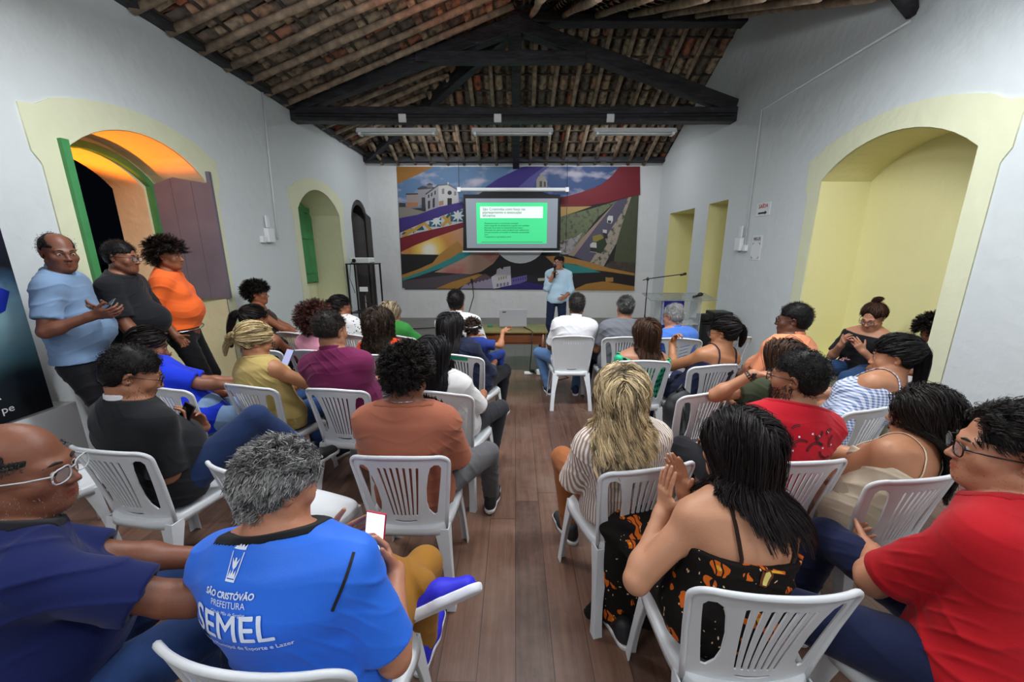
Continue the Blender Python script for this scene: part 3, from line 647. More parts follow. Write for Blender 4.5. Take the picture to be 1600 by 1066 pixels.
bl(MB().b2((-3.37,.9,.64),(-3.35,2.6,2.35)).build('panel',banner_mat(),e))
bl(MB().prism([(.9,1.18),(2.2,1.22),(2.5,1.36),(2.55,1.48),(2.35,1.62),(2.05,1.66),(.9,1.58)],Matrix(((0,0,1,-3.349),(1,0,0,0),(0,1,0,0),(0,0,0,1))),.001).build('blue_cap_print',mat('cap_blue','#1b2c9c',.4),e))
bl(MB().prism([(2.15,1.60),(2.35,1.56),(2.38,1.6),(2.15,1.66)],Matrix(((0,0,1,-3.3475),(1,0,0,0),(0,1,0,0),(0,0,0,1))),.001).build('cap_stripe_print',mat('cap_white','#c9cede',.4),e))
Mlet=mat('banner_letters','#e8eaea',.5)
for t,y,z,s in (('R',2.33,.87,.075),('A',2.345,.80,.075),('pe',2.36,.705,.07)):
    bl(put_text('letters',t,s,framemat((-3.346,y,z),(0,1,0),(0,0,1)),Mlet,e,align='RIGHT' if t!='pe' else 'CENTER'))
bl(MB().b2((-3.55,.9,.0),(-3.36,2.75,.62)).build('base',Mwhite,e))
# ---------------------------------------------------------------- table, laptop and small things
Mtab=mat('varnished_wood','#6b3e24',.35,bump=.2,bscale=12,var=.3,vscale=3)
e=empty('wooden_table',(-.02,5.3,0),0,'old varnished wooden table with turned-in legs carrying the laptop','table')
MB().box((0,0,.665),(.92,.50,.03),bev=.006).build('tabletop',mat('table_top','#7a6a3a',.3,var=.2,vscale=5),e)
MB().box((0,-.2,.57),(.82,.025,.16)).box((0,.2,.57),(.82,.025,.16)).box((-.4,0,.57),(.025,.4,.16)).box((.4,0,.57),(.025,.4,.16)).build('apron',Mtab,e)
MB().box((0,-.216,.565),(.5,.01,.1),bev=.003).build('drawer_front',Mtab,e)
for sx in (-1,1):
    for sy in (-1,1): MB().tube([(sx*.40,sy*.2,0),(sx*.40,sy*.2,.35),(sx*.40,sy*.2,.65)],[.022,.032,.036],4).build('leg',Mtab,e)
e=empty('laptop',(-.03,5.3,.68),0,'open silver laptop on the wooden table, lid towards the audience','laptop')
MB().box((0,.12,.012),(.38,.26,.018),bev=.004).build('keyboard_base',mat('laptop_silver','#a9abb0',.35,metal=.3),e)
MB().box((0,-.035,.145),(.38,.012,.25),(R(8),0,0),bev=.004).build('lid',MATS['laptop_silver'],e)
MB().box((-.12,-.062,.235),(.05,.002,.008),(R(8),0,0)).build('lid_mark',Mprint,e)
meta(MB().box((-.36,5.36,.695),(.07,.05,.03),bev=.004).build('small_box',mat('box_green','#1f6a4c',.4)),'small dark green box on the table left of the laptop','box')
meta(MB().tube([(.12,5.3,.69),(.2,5.1,.69),(.23,5.03,.68),(.22,5.02,.4),(.2,5.1,.1),(.24,5.25,.03)],.006,6).build('laptop_cable',Mwire),'black cable hanging from the laptop to the power strip','cable')
meta(MB().tube([(.24,5.28,.03),(.42,5.2,.01),(.6,5.0,.01),(.75,5.1,.01),(.5,5.5,.01)],.006,6).build('floor_cable',Mwire),'black cable looping on the floor beside the table leg','cable')
e=empty('power_strip',(.25,5.28,0),0,'white power strip with plugs on the floor by the table','power strip')
MB().box((-.06,0,.02),(.12,.05,.035),bev=.006).build('body',Mwhite,e); MB().box((.0,0,.05),(.07,.05,.05),bev=.01).build('black_plug',Mblack,e); MB().box((.09,-.02,.04),(.07,.08,.07),bev=.012).build('white_adapter',Mwhite,e)
meta(MB().tube([(-1.1,9.9,1.0),(-1.05,9.7,.6),(-1.2,9.2,.02),(-1.9,8.6,.012),(-2.6,8.4,.012)],.012,6).build('wall_cable',Mwire),'black cable dropping from the end wall and lying on the floor at left','cable')
meta(MB().box((-1.12,9.97,.98),(.05,.04,.08)).build('wall_plug',Mblack),'small black plug on the end wall below the mural','plug')
# microphone stand
e=empty('microphone_stand',(1.93,5.65,0),0,'black boom microphone stand beside the clear lectern','microphone stand')
MB().lathe([(.13,0),(.13,.015),(.03,.03),(.012,.04)],(0,0,0)).build('base',Mblack,e)
MB().tube([(0,0,.03),(0,0,.8)],.011,8).tube([(0,0,.8),(0,0,1.36)],.008,8).build('pole',Mblack,e)
MB().sphere((0,0,1.33),.022).build('clamp',Mblack,e)
MB().tube([(-.07,0,1.315),(0,0,1.335),(.52,0,1.405)],.007,8).build('boom',Mblack,e); MB().tube([(.47,0,1.39),(.55,0,1.41)],[.014,.02],8).build('microphone_clip',Mblack,e)
# lectern
Mac=mat('clear_acrylic','#c9d2d2',.05,alpha=.38,spec=.6)
e=empty('acrylic_lectern',(2.38,5.6,0),0,'clear acrylic lectern with a blue front panel','lectern')
MB().box((0,0,1.08),(.94,.42,.015),(R(8),0,0),bev=.004).build('top',mat('smoky_acrylic','#8d9290',.08,alpha=.6),e)
for s in (-1,1): MB().box((s*.27,0,.54),(.012,.34,1.05)).build('side_panel',Mac,e)
MB().box((-.03,.1,.60),(.34,.012,.86)).build('blue_panel',mat('lectern_blue','#2028b4',.4),e)
MB().box((0,0,.02),(.6,.42,.02)).build('base',Mac,e)
MB().box((0,.0,.70),(.52,.30,.01)).build('shelf',Mac,e)
meta(MB().sphere((2.68,5.56,1.12),.035,sc=(1.1,.9,.8)).tube([(2.68,5.56,1.11),(2.55,5.5,1.09)],[.02,.014],8).build('handheld_microphone',Mblack),'black microphone lying on the clear lectern top','microphone')
# loudspeaker with a mixer on top
e=empty('loudspeaker',(3.1,6.0,0),0,'large black loudspeaker on the floor right of the lectern','loudspeaker')
MB().box((0,0,.32),(.40,.36,.64),bev=.02).build('cabinet',Mblack,e); MB().lathe([(.13,0),(.13,.01),(.05,.03),(.01,.02)],M=framemat((0,-.18,.25),(1,0,0),(0,0,1))).build('woofer',mat('cone_grey','#242428',.6),e)
MB().box((0,-.182,.55),(.3,.01,.1)).build('horn',mat('horn_grey','#202024',.5),e); MB().box((0,0,.655),(.5,.42,.02)).build('top_board',Mblack,e)
meta(MB().box((.1,6.0-6.0,.1),(.3,.28,.14),bev=.015).build('mixer',Mblack),'black audio mixer standing on the loudspeaker','mixer').location=(3.12,6.0,.665-.03)
meta(MB().box((0,0,.06),(.16,.12,.1),bev=.01).build('battery_box',mat('black_rubber','#1c1c1e',.6)),'small black device in front of the mixer on the loudspeaker','device').location=(2.93,5.92,.665)
# projector stand, projector, phone tripod
e=empty('projector_stand',(-3.18,8.2,0),0,'tall thin black metal stand under the projector','stand')
for sx in (-1,1):
    for sy in (-1,1): MB().box((sx*.27,sy*.2,.73),(.03,.03,1.46)).build('leg',Mblack,e)
MB().box((0,0,1.46),(.58,.44,.02)).build('top_plate',Mblack,e); MB().box((0,0,.45),(.56,.42,.02)).build('lower_shelf',Mblack,e)
e=empty('projector',(-3.2,8.2,1.47),0,'white projector on top of the black stand','projector')
MB().box((0,0,.06),(.42,.32,.11),bev=.02).build('body',Mwhite,e); MB().lathe([(.035,0),(.04,.03),(.03,.03)],M=framemat((-.1,-.15,.06),(1,0,0),(0,0,1))).build('rear_port',Mblack,e)
MB().tube([(-.12,-.17,.07),(-.17,-.2,-.02),(-.2,-.22,-.3),(-.12,-.22,-.6)],.006,6).build('power_cable',Mwire,e)
e=empty('phone_tripod',(-2.93,7.5,0),0,'small silver tripod holding a phone before the dark door','tripod')
MB().tube([(0,0,.35),(0,0,.9)],.012,8).build('column',Mmetal,e)
for k in range(3):
    a=k*2*PI/3+.4; MB().tube([(0,0,.55),(.25*math.cos(a),.25*math.sin(a),0)],[.012,.007],8).build('leg',Mmetal,e)
MB().box((0,0,.92),(.05,.03,.06)).tube([(0,-.02,.75),(.16,-.04,.7)],.008,6).build('head',Mblack,e)
meta(MB().box((-2.94,7.48,1.0),(.16,.012,.09),bev=.004).build('recording_phone',Mwhite),'white phone held sideways on the silver tripod','phone')
# yellow side table with a bag
e=empty('side_table',(-2.72,4.95,0),0,'low table under a bright yellow cloth behind the ponytailed woman','table')
MB().box((0,0,.36),(.62,.5,.70),bev=.01).build('yellow_cloth',mat('yellow_cloth','#d8c81a',.7),e); MB().box((0,0,.72),(.60,.48,.02)).build('tabletop',Mwhite,e)
meta(MB().sphere((-2.6,4.95,.78),.15,sc=(1.3,.9,.42)).build('black_bag',mat('black_leather','#17171b',.5,bump=.3,bscale=30)),'black bag lying on the yellow table','bag')
# housings for the unseen tube lights; the pair behind the tie beam is added
NEAR=('unseen lit tube lamp near the left wall on the camera-side beam','unseen lit tube lamp at the middle of the camera-side beam','unseen lit tube lamp near the right wall on the camera-side beam','unseen lit tube lamp above the back row at left','unseen lit tube lamp above the back row at right','added lit tube lamp hidden behind the tie beam, left of the mural centre','added lit tube lamp hidden behind the tie beam, right of the mural centre')
for (x,y,z,p),lb in zip(LIGHTS,NEAR):
    e=empty('fluorescent_fixture',(x,y,z),0,lb,'ceiling lamp'); MB().b2((-.63,-.06,.010),(.63,.06,.022)).build('housing',Mwhite,e)
    top=min(leftz(x) if x<0 else 9,backz(y) if y>6.9 else 9,4.2 if (x>0 and y<4) else 9); top=min(top,5.2)
    for s_ in (-1,1): MB().tube([(s_*.45,0,.022),(s_*.45,0,top-z-.08)],.006,6).build('hanger',Mmetal,e)
# ---------------------------------------------------------------- distance-field bodies
F32=np.float32
def nrm(v): v=np.asarray(v,float); return v/max(1e-9,np.linalg.norm(v))
def rotm(yaw=0,pitch=0,roll=0):
    """columns: local x,y,z axes. yaw about z, pitch nods forward (down) for positive, roll leans to the right ear"""
    return np.array(Euler((-pitch,roll,0)).to_matrix())if False else np.array((Euler((0,0,yaw)).to_matrix()@Euler((-pitch,0,0)).to_matrix()@Euler((0,roll,0)).to_matrix()))
class G:
    def __init__(s,lo,hi,h):
        s.lo=np.array(lo,float); s.h=h; s.n=np.maximum(4,np.ceil((np.array(hi)-s.lo)/h).astype(int)+1)
        s.ax=[(s.lo[i]+h*np.arange(s.n[i])).astype(F32) for i in range(3)]; s.D=np.full(s.n,.08,F32)
    def reg(s,lo,hi):
        a=np.clip(np.floor((np.array(lo)-s.lo)/s.h).astype(int),0,s.n); b=np.clip(np.ceil((np.array(hi)-s.lo)/s.h).astype(int)+1,0,s.n)
        sl=tuple(slice(a[i],b[i]) for i in range(3))
        return sl,s.ax[0][sl[0]][:,None,None],s.ax[1][sl[1]][None,:,None],s.ax[2][sl[2]][None,None,:]
    def op(s,sl,d,k,op):
        o=s.D[sl]
        if o.size==0: return
        d=d.astype(F32)
        if op=='u':
            if k>0: h=np.clip(.5+.5*(o-d)/k,0,1); s.D[sl]=o*(1-h)+d*h-k*h*(1-h)
            else: s.D[sl]=np.minimum(o,d)
        elif op=='s':
            if k>0: h=np.clip(.5-.5*(o+d)/k,0,1); s.D[sl]=o*(1-h)-d*h+k*h*(1-h)
            else: s.D[sl]=np.maximum(o,-d)
        else: s.D[sl]=np.maximum(o,d)
    def cap(s,a,b,ra,rb=None,k=.02,op='u'):
        rb=ra if rb is None else rb; a=np.asarray(a,float); b=np.asarray(b,float); m=max(ra,rb)+max(k,.012)*1.2+s.h*2
        sl,x,y,z=s.reg(np.minimum(a,b)-m,np.maximum(a,b)+m)
        ab=b-a; L=max(1e-9,ab@ab); px,py,pz=x-F32(a[0]),y-F32(a[1]),z-F32(a[2])
        t=np.clip((px*ab[0]+py*ab[1]+pz*ab[2])/L,0,1)
        d=np.sqrt((px-t*ab[0])**2+(py-t*ab[1])**2+(pz-t*ab[2])**2)-(ra+(rb-ra)*t); s.op(sl,d,k,op)
    def ell(s,c,r,M=None,k=.02,op='u'):
        c=np.asarray(c,float); r=np.asarray(r,float); m=r.max()+max(k,.012)*1.2+s.h*2
        sl,x,y,z=s.reg(c-m,c+m); px,py,pz=x-F32(c[0]),y-F32(c[1]),z-F32(c[2])
        if M is None: M=np.eye(3)
        q=[px*M[0,i]+py*M[1,i]+pz*M[2,i] for i in range(3)]
        k0=np.sqrt((q[0]/r[0])**2+(q[1]/r[1])**2+(q[2]/r[2])**2); k1=np.sqrt((q[0]/r[0]**2)**2+(q[1]/r[1]**2)**2+(q[2]/r[2]**2)**2)
        d=k0*(k0-1)/np.maximum(k1,1e-6); s.op(sl,d,k,op)
    def ecap(s,A,B,right,a0,b0,a1,b1,k=.03,op='u'):
        """capsule with an elliptic section: half width a along right, half depth b"""
        A=np.asarray(A,float);B=np.asarray(B,float); r=nrm(right); m=max(a0,a1,b0,b1)+max(k,.012)*1.2+s.h*2
        sl,x,y,z=s.reg(np.minimum(A,B)-m,np.maximum(A,B)+m)
        ab=B-A; ab=ab-r*(ab@r)*0; L=max(1e-9,ab@ab); px,py,pz=x-F32(A[0]),y-F32(A[1]),z-F32(A[2])
        t=np.clip((px*ab[0]+py*ab[1]+pz*ab[2])/L,0,1); qx,qy,qz=px-t*ab[0],py-t*ab[1],pz-t*ab[2]
        a=a0+(a1-a0)*t; b=b0+(b1-b0)*t; c=qx*r[0]+qy*r[1]+qz*r[2]; f=c*(b/a-1)
        qx=qx+f*r[0]; qy=qy+f*r[1]; qz=qz+f*r[2]
        d=np.sqrt(qx*qx+qy*qy+qz*qz)-b; s.op(sl,d,k,op)
    def plane(s,p,n,sl=None):
        """keep what lies on the negative side of the plane"""
        n=nrm(n); x,y,z=s.ax[0][:,None,None],s.ax[1][None,:,None],s.ax[2][None,None,:]
        s.D=np.maximum(s.D,((x-p[0])*n[0]+(y-p[1])*n[1]+(z-p[2])*n[2]).astype(F32))
    def disp(s,fn,amp):
        x,y,z=s.ax[0][:,None,None],s.ax[1][None,:,None],s.ax[2][None,None,:]
        s.D=s.D+(amp*fn(x,y,z)).astype(F32)
    def blur(s,n=1,it=2):
        D=s.D
        for _ in range(it):
            for ax in range(3):
                a=np.pad(D,[(n,n) if i==ax else (0,0) for i in range(3)],mode='edge'); L=D.shape[ax]; acc=np.zeros_like(D)
                for k in range(2*n+1):
                    sl=[slice(None)]*3; sl[ax]=slice(k,k+L); acc+=a[tuple(sl)]
                D=acc/(2*n+1)
        s.D=D
    def mesh(s):
        D=s.D; D[0]=D[-1]=.05; D[:,0]=D[:,-1]=.05; D[:,:,0]=D[:,:,-1]=.05
        S=D<0; n=s.n
        c8=[(i,j,k) for i in (0,1) for j in (0,1) for k in (0,1)]
        cnt=np.zeros(n-1,np.uint8)
        for i,j,k in c8: cnt+=S[i:n[0]-1+i,j:n[1]-1+j,k:n[2]-1+k]
        act=np.argwhere((cnt>0)&(cnt<8)); 
        if len(act)==0: return np.zeros((0,3)),np.zeros((0,4),int)
        idm=np.full(n-1,-1,np.int32); idm[act[:,0],act[:,1],act[:,2]]=np.arange(len(act))
        val={c:D[act[:,0]+c[0],act[:,1]+c[1],act[:,2]+c[2]] for c in c8}
        acc=np.zeros((len(act),3)); w=np.zeros(len(act))
        for c in c8:
            for ax in range(3):
                if c[ax]==0:
                    c2=list(c); c2[ax]=1; c2=tuple(c2); v0,v1=val[c],val[c2]; m=(v0<0)!=(v1<0)
                    t=np.where(m,v0/np.where(m,v0-v1,1),0); p=np.zeros((len(act),3)); p[:]=c; p[:,ax]+=t; acc+=p*m[:,None]; w+=m
        V=(act+acc/w[:,None])*s.h+s.lo
        Q=[]
        for ax in range(3):
            a=[slice(1,-1)]*3; a[ax]=slice(0,-1); b=[slice(1,-1)]*3; b[ax]=slice(1,None)
            s0=S[tuple(a)]; s1=S[tuple(b)]; e=np.argwhere(s0!=s1); 
            if len(e)==0: continue
            u,v=[(1,2),(2,0),(0,1)][ax]; base=e.copy(); base[:,u]+=1; base[:,v]+=1
            def cell(du,dv):
                q=base.copy(); q[:,u]-=du; q[:,v]-=dv; return idm[q[:,0],q[:,1],q[:,2]]
            q=np.stack([cell(1,1),cell(0,1),cell(0,0),cell(1,0)],1)
            fl=~s0[tuple(e.T)]; q[fl]=q[fl][:,::-1]; Q.append(q)
        Q=np.concatenate(Q); Q=Q[(Q>=0).all(1)]
        return V,Q
# ---------------------------------------------------------------- head, hand
def head_prims(g,c,M,s=1.0,fem=0,fat=0,hairbase=0):
    """c: centre of the skull between the ears, M: head axes"""
    c=np.asarray(c,float)
    W=lambda x,y,z: c+M@(np.array((x,y,z))*s)
    E=lambda p,r,k=.02,op='u',M2=None: g.ell(W(*p),np.array(r)*s,M if M2 is None else M@M2,k*s,op)
    C=lambda a,b,ra,rb=None,k=.012,op='u': g.cap(W(*a),W(*b),ra*s,(ra if rb is None else rb)*s,k*s,op)
    E((0,-.015,.035),(.074,.094,.084),.01)
    E((0,.03,-.03),(.062+fat*.008,.062,.078),.03)
    E((0,.045,-.075),(.044+fat*.012,.042,.038),.03)
    C((-.052-fat*.008,.0,-.055),(-.02,.062,-.095),.017,.016,.03); C((.052+fat*.008,.0,-.055),(.02,.062,-.095),.017,.016,.03)
    E((0,.074,-.098),(.018,.014,.014),.02)
    C((-.036,.074,.016),(-.012,.083,.012),.010,.010,.02); C((.036,.074,.016),(.012,.083,.012),.010,.010,.02)
    for q in (-1,1):
        E((q*.043,.058,-.028),(.024,.022,.024),.02)
        E((q*.032,.093,-.003),(.017,.014,.0105),.010,'s')
        E((q*.0315,.0745,-.003),(.0145,.0125,.0125),.004)
        C((q*.044,.0775,.0045),(q*.02,.0845,.0055),.0036,.0036,.004)
        C((q*.044,.077,-.012),(q*.02,.083,-.013),.0026,.0026,.004)
    C((0,.084,.004),(0,.107,-.034),.0065,.0095,.010)
    for q in (-1,1): E((q*.0115,.097,-.037),(.0075,.010,.0075),.007)
    C((-.020,.083,-.063),(0,.094,-.060),.0050,.0058,.005); C((.020,.083,-.063),(0,.094,-.060),.0050,.0058,.005)
    C((-.017,.082,-.072),(.0,.092,-.073),.0058,.0066,.005); C((.017,.082,-.072),(.0,.092,-.073),.0058,.0066,.005)
    C((-.018,.0905,-.0665),(.018,.0905,-.0665),.0015,.0015,.003,'s')
    for q in (-1,1):
        Me=np.array(Euler((R(-12),R(q*14),R(q*-22))).to_matrix())
        E((q*.0775,-.012,-.008),(.0065,.0185,.031),.006,'u',Me)
        E((q*.084,-.006,-.004),(.006,.010,.018),.004,'s',Me)
def hand_prims(g,W,f,n,side,s=1.0,curl=.35,spread=.0,thumb=.5,curls=None):
    """W wrist, f forward, n direction the palm faces, side +1 right hand / -1 left hand"""
    W=np.asarray(W,float); f=nrm(f); n=np.asarray(n,float); n=nrm(n-f*(n@f)); t=np.cross(n,f)*side   # thumb side
    t=-t
    P=lambda a,b,c: W+(f*a+t*b+n*c)*s
    g.ecap(P(.0,0,0),P(.03,0,0),t,.027*s,.021*s,.033*s,.016*s,.01)
    g.ecap(P(.03,0,0),P(.082,-.002,0),t,.035*s,.0145*s,.040*s,.0125*s,.008)
    g.cap(P(.02,.022,.006),P(.055,.030,.008),.016*s,.013*s,.01)
    Ls=((.040,.025,.021),(.045,.028,.022),(.042,.026,.021),(.032,.020,.019)); bx=(.029,.0095,-.0105,-.029); by=(.086,.090,.087,.079)
    for i in range(4):
        p=P(by[i],bx[i],0); c=(curls[i] if curls else curl); a=c*.8; sp=spread*(1.5-i)*.12
        for j in range(3):
            d=nrm(f*math.cos(a)+n*math.sin(a)+t*sp); q=p+d*Ls[i][j]*s; r0=(.0090,.0082,.0075)[j]*s*(.93 if i==3 else 1); r1=(.0082,.0075,.0066)[j]*s*(.93 if i==3 else 1)
            g.cap(p,q,r0,r1,.003); p=q; a+=c*(1.1 if j==0 else .8)
    p=P(.035,.034,.006); d=nrm(f*(.75)+t*(.55+thumb*.3)+n*(.35-thumb*.2)); q=p+d*.038*s; g.cap(p,q,.0115*s,.0100*s,.006)
    d2=nrm(d+f*.35+n*.15*curl); g.cap(q,q+d2*.030*s,.0098*s,.0080*s,.003)
    return P
def ik(a,b,l1,l2,pole):
    a=np.asarray(a,float);b=np.asarray(b,float); v=b-a; d=np.linalg.norm(v); mx=(l1+l2)*.995
    if d>mx: b=a+v/d*mx; d=mx; v=b-a
    d=max(d,abs(l1-l2)*1.02+.01); u=nrm(v); x=(l1*l1-l2*l2+d*d)/(2*d); h=math.sqrt(max(0,l1*l1-x*x)); p=np.asarray(pole,float); p=nrm(p-u*(p@u)); return a+u*x+p*h,b
# ---------------------------------------------------------------- materials for people
def skin(col):
    nm='skin_'+col
    if nm in MATS: return MATS[nm]
    m=mat(nm,col,.5,sss=.08,bump=.08,bscale=120); nt=m.node_tree; b=nt.nodes['Principled BSDF']
    a=N(nt,'Attribute'); a.attribute_name='lip'; c=srgb(col); lip=(min(1,c[0]*.9+.02),c[1]*.60,c[2]*.62,1)
    n=N(nt,'TexNoise'); n.inputs['Scale'].default_value=9; tc=N(nt,'TexCoord'); nt.links.new(tc.outputs['Object'],n.inputs[0])
    base=mixc(nt,math_(nt,'MULTIPLY',n.outputs['Fac'],.35),c,(c[0],c[1]*.82,c[2]*.76,1))
    nt.links.new(mixc(nt,a.outputs['Fac'],base,lip),b.inputs[0]); return m
def hairmat(a,b_,rough=.45):
    nm='hair_%s_%s'%(a,b_)
    if nm in MATS: return MATS[nm]
    m=bpy.data.materials.new(nm); MATS[nm]=m; m.use_nodes=True; nt=m.node_tree; b=nt.nodes['Principled BSDF']; b.inputs['Roughness'].default_value=.5; b.inputs['Specular IOR Level'].default_value=.2
    at=N(nt,'Attribute'); at.attribute_name='tint'; nt.links.new(mixc(nt,at.outputs['Fac'],srgb(a),srgb(b_)),b.inputs[0]); return m
def cloth(nm,col,rough=.88,bump=.10,bscale=260,var=.05,sheen=.08): 
    return mat(nm,col,rough,bump=bump,bscale=bscale,var=var,vscale=5,sheen=sheen,spec=.25)
def pattern(nm,kind,cols,sc=1.0,rough=.85):
    if nm in MATS: return MATS[nm]
    m=bpy.data.materials.new(nm); MATS[nm]=m; m.use_nodes=True; nt=m.node_tree; b=nt.nodes['Principled BSDF']; b.inputs['Roughness'].default_value=rough; b.inputs['Specular IOR Level'].default_value=.25
    tc=N(nt,'TexCoord'); sx=N(nt,'SeparateXYZ'); nt.links.new(tc.outputs['Object'],sx.inputs[0]); X,Y,Z=sx.outputs
    fr=lambda v,p: math_(nt,'LESS_THAN',math_(nt,'FRACT',math_(nt,'MULTIPLY',v,1/p)),.5)
    if kind=='vstripe':
        xx=math_(nt,'MULTIPLY',math_(nt,'ARCTAN2',X,math_(nt,'ADD',Y,-.02)),.15); c=mixc(nt,fr(xx,.0105*sc),srgb(cols[0]),srgb(cols[1]))
    elif kind=='gingham':
        f=math_(nt,'ADD',fr(math_(nt,'ADD',X,math_(nt,'MULTIPLY',Y,.5)),.05*sc),fr(math_(nt,'ADD',Z,math_(nt,'MULTIPLY',Y,.2)),.05*sc))
        c=mixc(nt,math_(nt,'MULTIPLY',f,.5),srgb(cols[0]),srgb(cols[1])); c=mixc(nt,math_(nt,'GREATER_THAN',f,1.5),c,srgb(cols[2]))
    elif kind=='check':
        f=math_(nt,'ADD',fr(X,.018*sc),fr(Z,.018*sc)); c=mixc(nt,math_(nt,'MULTIPLY',f,.5),srgb(cols[0]),srgb(cols[1]))
    elif kind=='spots':
        v=N(nt,'TexVoronoi'); v.inputs['Scale'].default_value=28/sc; nt.links.new(tc.outputs['Object'],v.inputs['Vector'])
        c=mixc(nt,math_(nt,'LESS_THAN',v.outputs['Distance'],.22),srgb(cols[0]),srgb(cols[1]))
    elif kind=='floral':
        v=N(nt,'TexVoronoi'); v.inputs['Scale'].default_value=9/sc; n=N(nt,'TexNoise'); n.inputs['Scale'].default_value=7/sc; n.inputs['Detail'].default_value=2
        va=N(nt,'VectorMath'); va.operation='MULTIPLY_ADD'; nt.links.new(n.outputs['Color'],va.inputs[0]); va.inputs[1].default_value=(.22,.22,.22); nt.links.new(tc.outputs['Object'],va.inputs[2])
        nt.links.new(tc.outputs['Object'],n.inputs[0]); nt.links.new(va.outputs[0],v.inputs['Vector'])
        v2=N(nt,'TexVoronoi'); v2.inputs['Scale'].default_value=30/sc; nt.links.new(va.outputs[0],v2.inputs['Vector'])
        w=N(nt,'TexWave'); w.inputs['Scale'].default_value=14/sc; w.inputs['Distortion'].default_value=9; w.inputs['Detail'].default_value=1; nt.links.new(tc.outputs['Object'],w.inputs[0])
        c=mixc(nt,math_(nt,'LESS_THAN',v.outputs['Distance'],.36),srgb(cols[0]),srgb(cols[1]))
        c=mixc(nt,math_(nt,'LESS_THAN',v.outputs['Distance'],.13),c,srgb(cols[3]))
        c=mixc(nt,math_(nt,'MULTIPLY',math_(nt,'GREATER_THAN',w.outputs['Fac'],.86),math_(nt,'LESS_THAN',v.outputs['Distance'],.36)),c,srgb(cols[0]))
        c=mixc(nt,math_(nt,'LESS_THAN',v2.outputs['Distance'],.13),c,srgb(cols[2]))
    nt.links.new(c,b.inputs[0])
    n=N(nt,'TexNoise'); n.inputs['Scale'].default_value=25; bu=N(nt,'Bump'); bu.inputs['Strength'].default_value=.2; bu.inputs['Distance'].default_value=.01; nt.links.new(tc.outputs['Object'],n.inputs[0]); nt.links.new(n.outputs['Fac'],bu.inputs['Height']); nt.links.new(bu.outputs[0],b.inputs['Normal'])
    return m
# ---------------------------------------------------------------- hair
def strands(P,rad,nseg=3,taper=.35):
    """P: (n,k,3) polylines -> prism tubes"""
    n,k,_=P.shape; T=np.gradient(P,axis=1); T/=np.maximum(1e-9,np.linalg.norm(T,axis=2,keepdims=True))
    up=np.array((.3,.2,.93)); A=np.cross(T,up); A/=np.maximum(1e-6,np.linalg.norm(A,axis=2,keepdims=True)); B=np.cross(A,T)
    r=rad*np.linspace(1,taper,k)[None,:,None]
    if np.ndim(rad)>0: r=np.asarray(rad)[:,None,None]*np.linspace(1,taper,k)[None,:,None]
    V=np.stack([P+(A*math.cos(2*PI*j/nseg)+B*math.sin(2*PI*j/nseg))*r for j in range(nseg)],2).reshape(-1,3)
    base=(np.arange(n)[:,None,None]*k+np.arange(k-1)[None,:,None])*nseg; j=np.arange(nseg)[None,None,:]; j2=(j+1)%nseg
    Fq=np.stack([base+j,base+j2,base+nseg+j2,base+nseg+j],3).reshape(-1,4); return V,Fq
def ribbons(P,rad,cen,rs,taper=.4):
    n,k,_=P.shape; T=np.gradient(P,axis=1); T/=np.maximum(1e-9,np.linalg.norm(T,axis=2,keepdims=True))
    O=P-cen; O[...,2]=np.where(O[...,2]<0,O[...,2]*.2,O[...,2]); O/=np.maximum(1e-6,np.linalg.norm(O,axis=2,keepdims=True)); O=O+rs.randn(n,1,3)*.45
    A=np.cross(T,O); A/=np.maximum(1e-6,np.linalg.norm(A,axis=2,keepdims=True)); r=np.asarray(rad)[:,None,None]*np.linspace(1,taper,k)[None,:,None]
    V=np.stack([P-A*r,P+A*r],2).reshape(-1,3); b=(np.arange(n)[:,None]*k+np.arange(k-1)[None,:])*2
    return V,np.stack([b,b+1,b+3,b+2],2).reshape(-1,4)
